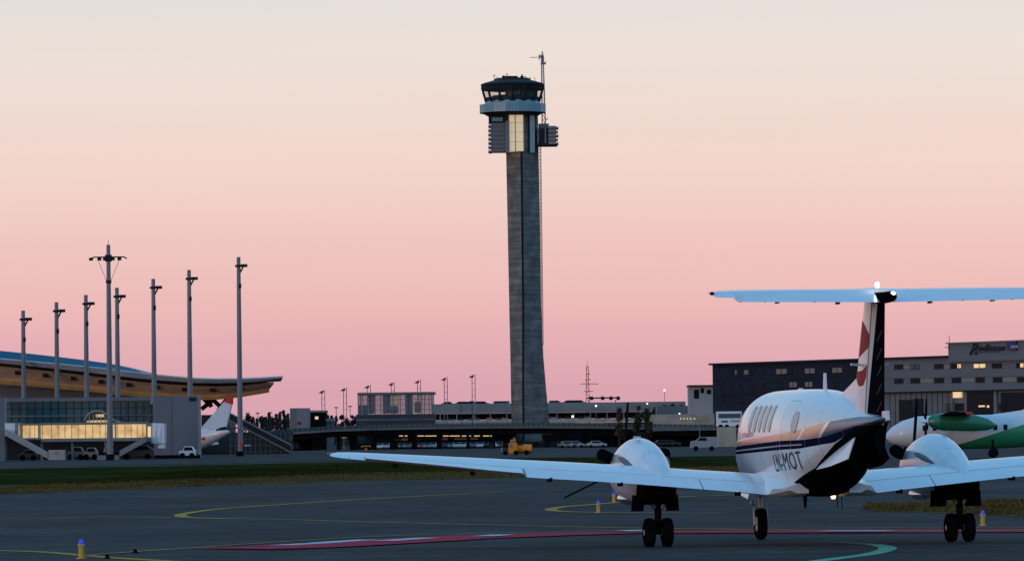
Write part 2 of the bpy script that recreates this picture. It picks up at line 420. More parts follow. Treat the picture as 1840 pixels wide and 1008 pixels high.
fus = b.loft(rings).build('fuselage', 'fuselage_livery', air, 40, True)

def disc_on(cx, cz, rx, rz, off, pw, side, name, mname, par, inner=0., slant=0.):
    b = B(); n = 24; R0 = []
    def pt(k, s):
        a = 2*math.pi*k/n; ca, sa = math.cos(a), math.sin(a)
        u = rx*s*math.copysign(abs(ca)**(2/pw), ca); v = rz*s*math.copysign(abs(sa)**(2/pw), sa)
        return fside(cx+u, cz+v, off, side)
    levels = [1., inner] if inner else [1., .66, .33]
    b.loft([[pt(k, s) for k in range(n)] for s in levels], cap=False)
    if not inner: b.face([pt(k, .33) for k in range(n)])
    return b.build(name, mname, par, 60, True)
for side in (1, -1):
    for k in range(5):
        w_ = disc_on(1.52-k*.46, 2.17, .135, .215, .006, 2.6, side, 'cabin_window', 'window_peach', air)
        disc_on(1.52-k*.46, 2.17, .155, .235, .010, 2.6, side, 'window_frame', 'window_gasket', w_, inner=.86)
    w_ = disc_on(-2.17, 2.10, .155, .155, .006, 2., side, 'porthole', 'window_peach', air)
    disc_on(-2.17, 2.10, .185, .185, .010, 2., side, 'window_frame', 'window_gasket', w_, inner=.83)
    # cockpit side window ahead
    disc_on(3.2, 2.2, .30, .17, .006, 3., side, 'cockpit_window', 'dark_glass', air)
# cabin door outline on the left side
b = B()
for x0, z0, x1, z1 in ((-1.35, .99, -1.35, 2.46), (-2.02, 1.08, -2.02, 2.44), (-1.35, 2.46, -2.02, 2.44)):
    n = 14; a = [fside(x0+(x1-x0)*i/n, z0+(z1-z0)*i/n, .004) for i in range(n+1)]
    w = .011
    q = [p+(Vector((w, 0, 0)) if x0 == x1 else Vector((0, 0, w))) for p in a]
    b.loft([a, q], cap=False, close=False)
b.build('door_seam', 'window_gasket', air, local=True)

def letters_side(s, x0, z0, length, height, slope, side, name, mname):
    bm = text_pts(s, 1., 0, 1.06); 
    for _ in range(3): bmesh.ops.subdivide_edges(bm, edges=[e for e in bm.edges if e.calc_length() > .09], cuts=1)
    bmesh.ops.triangulate(bm, faces=bm.faces)
    xs = [v.co.x for v in bm.verts]; ys = [v.co.y for v in bm.verts]; X0, X1, Y0, Y1 = min(xs), max(xs), min(ys), max(ys)
    for v in bm.verts:
        u = (v.co.x-X0)/(X1-X0)*length; w = (v.co.y-Y0)/(Y1-Y0)*height
        x = x0-u if side > 0 else x0-length+u
        v.co = fside(x, z0+w+(slope*(x0-x)), .008, side)
    b = B(); b.bm.free(); b.bm = bm; return b.build(name, mname, air, None, True)
for side in (1, -1): letters_side('LN-MOT', -.70, 1.255, 1.78, .30, .035, side, 'registration_lettering', 'sign_dark')
letters_side('LUFTTRANSPORT', 2.3, 1.83, 1.25, .085, .03, 1, 'operator_lettering', 'red_paint')

# ---- wings
WS = [(.3, 1.30, 1.00, -1.08, .83, .17), (1.2, 1.25, 1.075, -1.03, .935, .165), (2.0, 1.2, 1.145, -.98, 1.012, .16), (3.2, 1.12, 1.265, -.88, 1.122, .155), (4.0, .98, 1.345, -.82, 1.187, .15),
      (5.03, .82, 1.435, -.74, 1.263, .145), (6.5, .62, 1.545, -.59, 1.425, .135), (7.9, .45, 1.645, -.44, 1.575, .12), (8.12, .38, 1.658, -.42, 1.60, .10), (8.24, .22, 1.662, -.36, 1.62, .07), (8.30, .02, 1.66, -.26, 1.635, .04)]
def ws(y): return [interp(y, WS, k) for k in range(1, 6)]
def wpt(y, s, up, side=1, dz=0.):
    xl, zl, xt, zt, t = ws(y); c = math.hypot(xl-xt, zl-zt)
    yt = 5*t*(.2969*math.sqrt(max(s, 0))-.126*s-.3516*s*s+.2843*s**3-.1036*s**4); zc = .08*s*(1-s)*.9
    x = xl+(xt-xl)*s; z = zl+(zt-zl)*s+c*(zc+(yt if up else -yt*.85))+dz
    return Vector((x, side*y, z))
def wing_piece(y0, y1, s0, s1, n, side, name, parent, mname='white_paint', dz=0., drop=0.):
    b = B(); rg = []
    ys = sorted(set([y0, y1]+[w[0] for w in WS if y0 < w[0] < y1]+[y0+(y1-y0)*i/12 for i in range(13)]))
    for y in ys:
        S = [s0+(s1-s0)*.5*(1-math.cos(math.pi*i/n)) if s0 == 0 else s0+(s1-s0)*i/n for i in range(n+1)]
        f = lambda s: dz-drop*(s-s0)/(1-s0) if s0 > 0 else dz
        ring = [wpt(y, s, True, side, f(s)) for s in reversed(S)]+[wpt(y, s, False, side, f(s)) for s in (S[1:] if s0 == 0 else S)]
        rg.append(ring)
    return b.loft(rg).build(name, mname, parent, 35, True)
for side in (1, -1):
    wg = wing_piece(.3, 8.30, 0, .742, 14, side, 'wing', air)
    wing_piece(.80, 2.0, .766, 1, 5, side, 'flap', air, drop=.03)
    wing_piece(2.02, 5.0, .766, 1, 5, side, 'flap', air, drop=.03)
    wing_piece(5.05, 7.7, .766, 1, 5, side, 'aileron', air, drop=-.035)
    wing_piece(7.72, 8.28, .752, 1, 5, side, 'wing_tip', air)
    # root fairing
    b = B(); rg = []
    for x, y, zb_, zt_ in ((1.5, .72, .90, 1.12), (.8, .90, .88, 1.24), (0, 1.0, .85, 1.22), (-.7, 1.02, .83, 1.14), (-1.2, .96, .83, 1.06), (-1.75, .62, .90, 1.0)):
        rg.append([(x, side*yy, zz) for yy, zz in ((.35, zb_), (y*.9, zb_), (y, zb_+.05), (y*.96, zb_+(zt_-zb_)*.30), (.80+(y-.8)*.4, zb_+(zt_-zb_)*.62), (.755, zt_), (.35, zt_+.10))])
    b.loft(rg).build('wing_fairing', 'white_paint', air, 50, True)
    # hinge line and flap track details
    b = B()
    for y in (1.4, 3.4, 4.6, 5.9, 7.2): 
        p = wpt(y, .93, False, side); b.box(p+Vector((.02, 0, -.05)), (.42, .035, .07))
    b.build('flap_track', 'dark_metal', wg, None, True, split=True)
    b = B()
    for y in (5.3, 6.2, 7.0, 7.6, 8.0):
        p = wpt(y, 1., True, side, .02); b.tube([p, p+Vector((-.16, 0, -.005))], .006, 5)
    b.build('static_wick', 'dark_metal', wg, None, True, split=True)
    p = wpt(8.28, .35, True, side); b = B(); b.ball(p+Vector((0, side*.01, 0)), (.09, .03, .03)); b.build('navigation_light', 'dark_glass' if side > 0 else 'green_paint', air, 40, True)
    # ---- engine nacelle
    yc = side*2.64
    NS = sorted([(3.50, .90, 1.60, .30), (3.2, .80, 1.70, .35), (2.6, .75, 1.82, .39), (2.0, .74, 1.87, .41), (1.4, .78, 1.83, .39), (.9, .85, 1.73, .355), (.5, .95, 1.60, .31), (.15, 1.05, 1.46, .25), (-.15, 1.10, 1.33, .18), (-.38, 1.12, 1.24, .10), (-.5, 1.13, 1.20, .04)])
    b = B(); rg = []
    for i in range(41):
        x = -.5+4.0*i/40; bo, to, w = interp(x, NS, 1), interp(x, NS, 2), interp(x, NS, 3)
        rg.append([(x, yc+w*math.cos(a), (bo+to)/2+(to-bo)/2*math.sin(a)) for a in [2*math.pi*k/36 for k in range(36)]])
    nac = b.loft(rg).build('engine_nacelle', 'nacelle_paint', air, 40, True)
    for q in (1, -1):
        b = B(); b.tube([(1.75, yc+q*.385, 1.53), (1.45, yc+q*.39, 1.50), (1.1, yc+q*.355, 1.44), (.75, yc+q*.315, 1.38), (.38, yc+q*.265, 1.315)], [.02, .045, .05, .035, .01], 10); b.build('painted_joint_shade', 'seam', nac, 40, True)  # dark tapered strip drawn as the shade where the cowl meets the wing
    # exhaust stacks, both sides of the cowling
    for q in (1, -1):
        b = B(); b.tube([(3.15, yc+q*.30, 1.50), (3.0, yc+q*.45, 1.56), (2.78, yc+q*.52, 1.58), (2.5, yc+q*.56, 1.58)], [.10, .105, .105, .10], 12)
        b.tube([(2.51, yc+q*.56, 1.58), (2.485, yc+q*.56, 1.58)], [.085, .085], 12)
        b.build('exhaust_stack', 'soot_and_shade_black', nac, 40, True)
    b = B(); rg = []
    for x, w, h, zc in ((2.2, .18, .08, .80), (2.8, .23, .11, .79), (3.1, .22, .11, .80), (3.16, .17, .07, .80)):
        rg.append([(x, yc+w*math.cos(a), zc+h*math.sin(a)) for a in [2*math.pi*k/20 for k in range(20)]])
    b.loft(rg).build('intake_lip', 'bright_metal', nac, 40, True)
    b = B(); b.box((1.5, yc+side*.1, 1.885), (.22, .10, .03)); b.build('cooling_scoop', 'grey_paint', nac, None, True)
    # ---- propeller
    hub = Vector((3.72, yc, 1.32))
    prop_b = B(); rg = []
    for x, r in ((-.18, .15), (0, .165), (.15, .14), (.3, .085), (.4, .02)): rg.append([hub+Vector((x, r*math.cos(a), r*math.sin(a))) for a in [2*math.pi*k/18 for k in range(18)]])
    prop = prop_b.loft(rg).build('propeller', 'bright_metal', air, 40, True)
    for k in range(3):
        ang = R(335+120*k); d = Vector((0, math.cos(ang), math.sin(ang))); tw = d.cross(Vector((1, 0, 0))); rg = []
        for r, c, pit in ((.14, .07, 86), (.30, .12, 85), (.6, .15, 84), (.9, .14, 83), (1.1, .11, 83), (1.19, .05, 83)):
            pv = Vector((1, 0, 0))*math.sin(R(pit))+tw*math.cos(R(pit)); nv = pv.cross(d)
            rg.append([hub+d*r+pv*(c/2*math.cos(a))+nv*(.016*math.sin(a)) for a in [2*math.pi*j/10 for j in range(10)]])
        B().loft(rg).build('blade', 'dark_metal', prop, 40, True)
    # ---- main gear
    gear = B()
    gear.tube([(0, yc, 1.0), (0, yc, .27)], [.07, .055], 12); gear.tube([(0, yc-.24, .25), (0, yc+.24, .25)], .04, 10)
    gear.tube([(0, yc, .62), (.10, yc+.02, .45), (.03, yc, .30)], .025, 8)
    b = B(); rg = []
    for x, zz, w in ((.95, .78, .22), (.6, .73, .26), (.1, .72, .27), (-.35, .76, .26), (-.62, .90, .22)):
        rg.append([(x, yc-w, 1.08), (x, yc-w, zz+.06), (x, yc-w*.8, zz), (x, yc+w*.8, zz), (x, yc+w, zz+.06), (x, yc+w, 1.08)])
    b.loft(rg).build('wheel_bay', 'soot_and_shade_black', air, 30, True)  # solid black block: soot plus the painted-in shade of the open well
    gr_ = gear.build('main_gear', 'dark_metal', air, 40, True)
    for q in (1, -1):
        b = B(); b.tube([(-.02, yc+q*.22, .98), (-.02, yc+q*.06, .66)], [.045, .035], 8); b.build('drag_brace', 'strut_metal', gr_, 40, True)
        b = B(); b.prism([(-.35, yc+q*.27, .90), (.95, yc+q*.27, .88), (.90, yc+q*.30, .60), (-.30, yc+q*.30, .62)], (0, q*.02, 0)); b.build('gear_door', 'black_paint', gr_, None, True)
        cw = Vector((0, yc+q*.155, .248)); rg = []
        for dy, r in ((-.085, .12), (-.088, .19), (-.075, .23), (-.04, .246), (0, .249), (.04, .246), (.075, .23), (.088, .19), (.085, .12)):
            rg.append([cw+Vector((r*math.cos(a), dy, r*math.sin(a))) for a in [2*math.pi*k/28 for k in range(28)]])
        whl = B().loft(rg).build('wheel', 'black_rubber', air, 40, True)
        b = B(); b.tube([cw+Vector((0, -.080, 0)), cw+Vector((0, .080, 0))], .118, 20); b.tube([cw+Vector((0, -.092, 0)), cw+Vector((0, .092, 0))], .05, 12); b.build('rim', 'strut_metal', whl, 40, True)
# nose gear
b = B(); b.tube([(4.62, 0, 1.0), (4.58, 0, .5)], [.05, .04], 10); b.tube([(4.57, -.11, .56), (4.57, .11, .56)], .04, 8)
for q in (1, -1): b.tube([(4.57, q*.115, .58), (4.56, q*.115, .27)], .022, 8)
b.tube([(4.56, -.13, .27), (4.56, .13, .27)], .02, 8); b.tube([(4.58, 0, .75), (5.15, 0, 1.05)], .025, 8)
ng = b.build('nose_gear', 'strut_metal', air, 40, True)
rg = []
for dy, r in ((-.07, .13), (-.092, .20), (-.085, .245), (-.05, .278), (0, .283), (.05, .278), (.085, .245), (.092, .20), (.07, .13)):
    rg.append([Vector((4.56+r*math.cos(a), dy, .283+r*math.sin(a))) for a in [2*math.pi*k/30 for k in range(30)]])
whl = B().loft(rg).build('wheel', 'black_rubber', air, 40, True)
b = B(); b.tube([(4.56, -.078, .283), (4.56, .078, .283)], .13, 18); b.build('rim', 'strut_metal', whl, 40, True)
b = B(); b.ball((4.68, .12, .66), (.05, .05, .05)); b.build('taxi_light', 'strut_metal', ng, 40, True)
for q in (1, -1):
    b = B(); b.prism([(4.2, q*.22, .98), (5.1, q*.20, 1.04), (5.05, q*.25, .80), (4.25, q*.27, .74)], (0, q*.02, 0)); b.build('gear_door', 'white_paint', ng, None, True)

# ---- vertical tail
def foil(le, te, y_half, n=12, s1=1., s0=0.):
    pts = []
    S = [s0+(s1-s0)*i/n for i in range(n+1)]
    th = lambda s: y_half/.5*5*(.2969*math.sqrt(max(s, 0))-.126*s-.3516*s*s+.2843*s**3-.1036*s**4)
    return [(s, th(s)) for s in reversed(S)], [(s, -th(s)) for s in (S if s0 > 0 else S[1:])]
FIN = [(2.10, -4.06, -6.32, .115), (2.5, -4.25, -6.34, .112), (3.0, -4.52, -6.38, .104), (3.5, -4.79, -6.43, .096), (4.06, -5.10, -6.50, .088)]
HG = .535
def fin_piece(s0, s1, z0, z1, name, mname):
    b = B(); rg = []
    for i in range(17):
        z = z0+(z1-z0)*i/16; le, te, yh = interp(z, FIN, 1), interp(z, FIN, 2), interp(z, FIN, 3)
        a, c = foil(0, 0, yh, 12, s1, s0); rg.append([(le+(te-le)*s, y, z) for s, y in a+c])
    return b.loft(rg).build(name, mname, air, 35, True)
def fin_mat():
    Mx = bpy.data.materials.new('rudder_livery'); Mx.use_nodes = True; t = Mx.node_tree; b = t.nodes['Principled BSDF']
    co = nd(t, 'ShaderNodeTexCoord'); s = nd(t, 'ShaderNodeSeparateXYZ'); t.links.new(co.outputs['Object'], s.inputs[0])
    edge = mth(t, 'MULTIPLY_ADD', s.outputs[2], -.42, -4.46)      # the white runs back further towards the top
    f = mth(t, 'GREATER_THAN', s.outputs[0], edge)
    nz = nd(t, 'ShaderNodeTexNoise'); nz.inputs['Scale'].default_value = 3.; t.links.new(co.outputs['Object'], nz.inputs['Vector'])
    wv = ramp(t, nz.outputs['Fac'], [(.3, (.66, .68, .70)), (.7, (.74, .75, .76))])
    n = nd(t, 'ShaderNodeMix', data_type='RGBA'); t.links.new(f, n.inputs[0]); n.inputs[6].default_value = (.006, .007, .01, 1); t.links.new(wv, n.inputs[7])
    t.links.new(n.outputs[2], b.inputs['Base Color']); b.inputs['Roughness'].default_value = .5; t.links.new(mth(t, 'MULTIPLY', f, .4), b.inputs['Specular IOR Level'])
    M['rudder_livery'] = Mx
fin_mat()
fin = fin_piece(0, HG-.012, 2.05, 4.04, 'fin', 'white_paint')
rud = fin_piece(HG+.005, 1, 2.12, 3.98, 'rudder', 'rudder_livery')
def fin_y(x, z, off=.006):
    le, te, yh = interp(z, FIN, 1), interp(z, FIN, 2), interp(z, FIN, 3); s = min(1, max(0, (le-x)/(le-te)))
    return yh/.5*5*(.2969*math.sqrt(s)-.126*s-.3516*s*s+.2843*s**3-.1036*s**4)+off
# red emblem on both faces: an upper leaf and a lower cup on a stem
def fin_patch(poly, name, mname, par, off=.006):
    for side in (1, -1):
        b = B(); zs = sorted(set([p[1] for p in poly])); z0, z1 = zs[0], zs[-1]; rows = []
        for i in range(23):
            z = z0+(z1-z0)*(i+.001)/22.01; xs = []
            for j in range(len(poly)):
                (xa, za), (xb, zb_) = poly[j], poly[(j+1) % len(poly)]
                if (za-z)*(zb_-z) < 0: xs.append(xa+(xb-xa)*(z-za)/(zb_-za))
            if len(xs) >= 2:
                xa, xb = min(xs), max(xs); rows.append([Vector((xa+(xb-xa)*k/10, side*fin_y(xa+(xb-xa)*k/10, z, off), z)) for k in range(11)])
        b.loft(rows, cap=False, close=False).build(name, mname, par, 60, True)
def fs(s, z): le, te = interp(z, FIN, 1), interp(z, FIN, 2); return (le+(te-le)*s, z)
fin_patch([fs(*p) for p in ((.03, 3.71), (.14, 3.715), (.30, 3.64), (.515, 3.48), (.515, 3.27), (.30, 3.18), (.04, 3.09))], 'emblem_leaf', 'red_paint', fin)
fin_patch([fs(*p) for p in ((.06, 2.90), (.28, 2.865), (.50, 2.99), (.50, 2.80), (.42, 2.66), (.28, 2.655), (.12, 2.76))], 'emblem_cup', 'red_paint', fin)
b = B()
rows = [[Vector((interp(z, FIN, 1)+(interp(z, FIN, 2)-interp(z, FIN, 1))*HG+dx, q*(fin_y(interp(z, FIN, 1)+(interp(z, FIN, 2)-interp(z, FIN, 1))*HG, z, .004)), z)) for q in (1, -1) for dx in ((.03, -.02) if q > 0 else (-.02, .03))] for z in [2.12+1.86*i/20 for i in range(21)]]
b.loft(rows).build('hinge_line', 'seam', fin, 30, True)
b = B()
for k in range(5):
    z = 2.3+k*.28; x = interp(z, FIN, 2)
    b.tube([(x+.36, fin_y(x+.36, z, .004), z-.06), (x+.12, fin_y(x+.12, z, .004), z+.10)], .006, 5)
b.build('tail_marking_stripe', 'pale_concrete', rud, None, True, split=True)
b = B()   # dorsal fin
b.loft([[(-2.75, y, 2.50), (-4.35, y*2.2, 2.28), (-4.60, y*2.2, 2.95), (-4.36, y*.8, 2.82)] for y in (.018, -.018)]).build('dorsal_fin', 'white_paint', air, 40, True)
b = B(); b.prism([(-5.1, .09, 2.98), (-5.25, .09, 2.98), (-5.42, .34, 2.99), (-5.34, .34, 2.99)], (0, 0, .035)); b.prism([(-5.1, -.09, 2.98), (-5.25, -.09, 2.98), (-5.42, -.30, 2.99), (-5.34, -.30, 2.99)], (0, 0, .035)); b.build('vor_antenna', 'white_paint', air, None, True, split=True)
b = B(); b.prism([(-1.40, -.02, 2.60), (-1.62, -.02, 2.58), (-1.62, -.012, 2.92), (-1.50, -.012, 2.92)], (0, .03, 0)); b.build('blade_antenna', 'white_paint', air, None, True)
b = B(); b.tube([(.6, 0, 2.655), (.6, 0, 2.69)], [.07, .03], 10); b.build('roof_beacon', 'white_paint', air, 40, True)
# ---- T tail
TS = [(.0, -5.12, 4.15, -6.66, 4.085, .135), (.3, -5.16, 4.14, -6.67, 4.088, .13), (1.5, -5.50, 4.16, -6.72, 4.10, .12), (2.45, -5.78, 4.165, -6.77, 4.11, .11), (2.70, -5.88, 4.167, -6.77, 4.115, .08), (2.80, -6.1, 4.16, -6.72, 4.13, .045)]
def tpt(y, s, upr, side, drop):
    xl, zl, xt, zt, t = [interp(y, TS, k) for k in range(1, 6)]; c = xl-xt
    yt = 5*t*(.2969*math.sqrt(max(s, 0))-.126*s-.3516*s*s+.2843*s**3-.1036*s**4)
    return Vector((xl+(xt-xl)*s, side*y, zl+(zt-zl)*s+c*(yt if upr else -yt)-drop*max(0, s-.6)/.4))
for side in (1, -1):
    for nm, y0, y1, s0, s1, drop in (('tailplane', .0, 2.80, 0, .60, 0), ('elevator', .12, 2.44, .605, 1, .115), ('tailplane_tip', 2.45, 2.80, .60, 1, .05)):
        rg = []
        for i in range(15):
            y = y0+(y1-y0)*i/14; S = [s0+(s1-s0)*k/10 for k in range(11)]
            if s0 == 0: S = [s1*(1-math.cos(math.pi/2*k/10)) for k in range(11)]
            rg.append([tpt(y, s, True, side, drop) for s in reversed(S)]+[tpt(y, s, False, side, drop) for s in (S[1:] if s0 == 0 else S)])
        o = B().loft(rg).build(nm, 'white_paint', air, 35, True)
        if nm == 'elevator':
            b = B()
            for y in (.75, 1.75): p = tpt(y, .8, False, side, drop); b.box(p+Vector((0, 0, -.03)), (.25, .03, .05))
            for y in (1.2, 2.0, 2.4): p = tpt(y, 1, True, side, drop); b.tube([p, p+Vector((-.14, 0, 0))], .005, 5)
            b.build('hinge_bracket', 'dark_metal', o, None, True, split=True)
for side in (1, -1):
    b = B(); b.ball((-6.5, side*2.80, 4.14), (.14, .03, .03)); b.build('tip_cap', 'black_paint', air, 40, True)
b = B(); rg = []
for x, r, zc in ((-4.95, .03, 4.12), (-5.2, .09, 4.10), (-5.7, .12, 4.07), (-6.3, .13, 4.05), (-6.7, .125, 4.05), (-6.72, .125, 4.05)): rg.append([(x, r*math.cos(a), zc+r*.72*math.sin(a)) for a in [2*math.pi*k/20 for k in range(20)]])
bul = b.loft(rg).build('tail_fairing', 'black_paint', air, 50, True)
b = B(); rg = []
for x, r, zc in ((-6.721, .126, 4.05), (-6.85, .12, 4.055), (-6.95, .09, 4.06), (-7.0, .03, 4.065)): rg.append([(x, r*math.cos(a), zc+r*.72*math.sin(a)) for a in [2*math.pi*k/20 for k in range(20)]])
b.loft(rg).build('fairing_tail_cap', 'black_paint', bul, 50, True)
b = B(); b.ball((-6.97, -.03, 4.10), (.04, .035, .03)); b.build('tail_light', 'strobe', air, 40, True)
b = B(); b.ball((-6.2, .06, 4.26), (.05, .035, .055)); b.build('beacon_light', 'strobe', air, 40, True)
# ---- ventral strakes
for side in (1, -1):
    b = B()
    b.prism([(-2.90, side*.43, 1.30), (-3.05, side*.41, 1.36), (-4.2, side*.27, 1.68), (-5.0, side*.20, 1.84), (-5.02, side*.33, 1.48), (-4.0, side*.42, 1.36)], (0, side*.018, 0))
    b.build('ventral_strake', 'white_paint' if side > 0 else 'black_paint', air, None, True)
b = B(); b.prism([(-5.4, -.015, 1.90), (-6.35, -.015, 2.08), (-6.45, -.015, 2.03), (-6.2, -.015, 1.62), (-5.9, -.015, 1.52)], (0, .03, 0)); b.build('ventral_fin', 'black_paint', air, None, True)
b = B(); b.loft([[(-6.3, y, 2.02), (-6.62, y*.6, 2.10), (-6.58, y*.6, 2.25), (-6.3, y, 2.24)] for y in (.04, -.04)]).build('tail_cone', 'white_paint', air, 40, True)
b = B(); b.tube([(-1.0, -.22, .84), (-1.0, -.22, .79)], [.045, .03], 10); b.build('belly_light', 'amber_lamp', air, 40, True)
b = B(); b.prism([(.2, .01, .85), (.5, .01, .85), (.42, .01, .62), (.3, .01, .62)], (0, -.02, 0)); b.tube([(-1.3, -.3, .86), (-1.36, -.3, .62)], .008, 5); b.tube([(-1.9, -.1, .96), (-1.95, -.1, .66)], .008, 5); b.build('belly_antenna', 'black_paint', air, None, True, split=True)

# ================================================================ ground, grass, markings
def ground_mat():
    Mx = bpy.data.materials.new('asphalt'); Mx.use_nodes = True; t = Mx.node_tree; b = t.nodes['Principled BSDF']
    co = nd(t, 'ShaderNodeTexCoord')
    n1 = nd(t, 'ShaderNodeTexNoise'); n1.inputs['Scale'].default_value = 9.; n1.inputs['Detail'].default_value = 6; t.links.new(co.outputs['Object'], n1.inputs['Vector'])
    mp = nd(t, 'ShaderNodeMapping'); t.links.new(co.outputs['Object'], mp.inputs[0]); mp.inputs['Scale'].default_value = (.10, .035, 1); mp.inputs['Rotation'].default_value = (0, 0, R(70))
    n2 = nd(t, 'ShaderNodeTexNoise'); n2.inputs['Scale'].default_value = 1.6; n2.inputs['Detail'].default_value = 7; n2.inputs['Roughness'].default_value = .65; t.links.new(mp.outputs[0], n2.inputs['Vector'])
    n3 = nd(t, 'ShaderNodeTexNoise'); n3.inputs['Scale'].default_value = .9; n3.inputs['Detail'].default_value = 5; t.links.new(co.outputs['Object'], n3.inputs['Vector'])
    s = mth(t, 'MULTIPLY_ADD', n1.outputs['Fac'], .25, mth(t, 'MULTIPLY_ADD', n3.outputs['Fac'], .25, mth(t, 'MULTIPLY', n2.outputs['Fac'], .5)))
    t.links.new(ramp(t, s, [(.34, (.020, .020, .020)), (.5, (.052, .050, .048)), (.64, (.095, .09, .084))]), b.inputs['Base Color'])
    # slab joints and rubber laid down along the taxi direction
    br = nd(t, 'ShaderNodeTexBrick'); br.offset = 0.; br.inputs['Scale'].default_value = 1.; br.inputs['Mortar Size'].default_value = .035; br.inputs['Mortar Smooth'].default_value = .3; br.inputs['Brick Width'].default_value = 9.; br.inputs['Row Height'].default_value = 7.5
    bm_ = nd(t, 'ShaderNodeMapping'); bm_.inputs['Rotation'].default_value = (0, 0, R(-8)); t.links.new(co.outputs['Object'], bm_.inputs[0]); t.links.new(bm_.outputs[0], br.inputs['Vector'])
    br.inputs['Color1'].default_value = (1, 1, 1, 1); br.inputs['Color2'].default_value = (.80, .80, .82, 1); br.inputs['Mortar'].default_value = (.45, .45, .45, 1)
    rm_ = nd(t, 'ShaderNodeMapping'); t.links.new(co.outputs['Object'], rm_.inputs[0]); rm_.inputs['Scale'].default_value = (.02, .9, 1); rm_.inputs['Rotation'].default_value = (0, 0, R(4))
    n4 = nd(t, 'ShaderNodeTexNoise'); n4.inputs['Scale'].default_value = .9; n4.inputs['Detail'].default_value = 3; t.links.new(rm_.outputs[0], n4.inputs['Vector'])
    rub = ramp(t, n4.outputs['Fac'], [(.42, 1.), (.50, .62), (.56, .9), (.62, 1.1)])
    m1 = nd(t, 'ShaderNodeMix', data_type='RGBA', blend_type='MULTIPLY'); m1.inputs[0].default_value = 1.; m2 = nd(t, 'ShaderNodeMix', data_type='RGBA', blend_type='MULTIPLY'); m2.inputs[0].default_value = .8
    src = b.inputs['Base Color'].links[0].from_socket
    t.links.new(src, m1.inputs[6]); t.links.new(br.outputs['Color'], m1.inputs[7]); t.links.new(m1.outputs[2], m2.inputs[6]); t.links.new(rub, m2.inputs[7]); t.links.new(m2.outputs[2], b.inputs['Base Color'])
    b.inputs['Roughness'].default_value = .9; b.inputs['Specular IOR Level'].default_value = .07
    bp = nd(t, 'ShaderNodeBump'); bp.inputs['Strength'].default_value = .25; bp.inputs['Distance'].default_value = .02; t.links.new(n1.outputs['Fac'], bp.inputs['Height']); t.links.new(bp.outputs[0], b.inputs['Normal'])
    M['asphalt'] = Mx
ground_mat()
def grass_mat(name, stops, sc_=.35):
    Mx = bpy.data.materials.new(name); Mx.use_nodes = True; t = Mx.node_tree; b = t.nodes['Principled BSDF']
    co = nd(t, 'ShaderNodeTexCoord'); n1 = nd(t, 'ShaderNodeTexNoise'); n1.inputs['Scale'].default_value = sc_*.3; n1.inputs['Detail'].default_value = 10; n1.inputs['Roughness'].default_value = .78
    t.links.new(co.outputs['Object'], n1.inputs['Vector']); t.links.new(ramp(t, n1.outputs['Fac'], stops), b.inputs['Base Color']); b.inputs['Roughness'].default_value = 1.; b.inputs['Specular IOR Level'].default_value = 0.
    M[name] = Mx
grass_mat('grass_green', [(.34, (.008, .013, .003)), (.5, (.026, .033, .008)), (.66, (.075, .062, .018))])
grass_mat('grass_dry', [(.34, (.045, .032, .012)), (.5, (.11, .076, .028)), (.66, (.19, .13, .05))], .8)
grass_mat('far_land', [(.3, (.016, .022, .010)), (.7, (.035, .04, .02))], .01)

b = B(); b.face([(-9000, -2000, 0), (9000, -2000, 0), (9000, 16000, 0), (-9000, 16000, 0)])
tag(b.build('taxiway', 'asphalt', origin=(0, 0, 0)), kind='structure')

def sheet(name, poly, mname, z, jitter=0., step=6.):
    pts = []
    n = len(poly)
    for i in range(n):
        a, c = Vector(poly[i]), Vector(poly[(i+1) % n]); k = max(1, int((c-a).length/step)) if jitter else 1
        for j in range(k):
            p = a.lerp(c, j/k)
            pts.append((p.x+random.uniform(-jitter, jitter), p.y+random.uniform(-jitter, jitter)*3, z))
    b = B(); b.face(pts); return tag(b.build(name, mname, origin=(0, 0, 0)), kind='structure')
def g2(px, py): p = gr(px, py); return (p.x, p.y, 0)
near = [g2(-1600, 945), g2(-160, 893), g2(0, 888), g2(200, 880), g2(420, 871), g2(640, 864), g2(900, 859), g2(1100, 855), g2(1300, 851), g2(1420, 848)]
far = [g2(1420, 818), g2(1200, 820), g2(1000, 822), g2(800, 824), g2(560, 829), g2(300, 834), g2(0, 840), g2(-160, 843), g2(-1600, 868)]
sheet('dry_grass_verge', near+[(p[0], p[1]+45+p[1]*.16, 0) for p in reversed(near)], 'grass_dry', .008, .35, 3.)
inner = [(p[0]+random.uniform(-.5, .5), random.uniform(-9, 9)+p[1]+26+p[1]*.12, 0) for p in near]
sheet('grass_field', inner+far, 'grass_green', .012, 1.1, 4.)
sheet('grass_track', [g2(-160, 846), g2(0, 842.5), g2(300, 837), g2(560, 831.5), g2(700, 829), g2(700, 827.8), g2(560, 829.8), g2(300, 835.2), g2(0, 840.2), g2(-160, 843.5)], 'asphalt', .016)
M['pale_concrete'].node_tree  # noqa
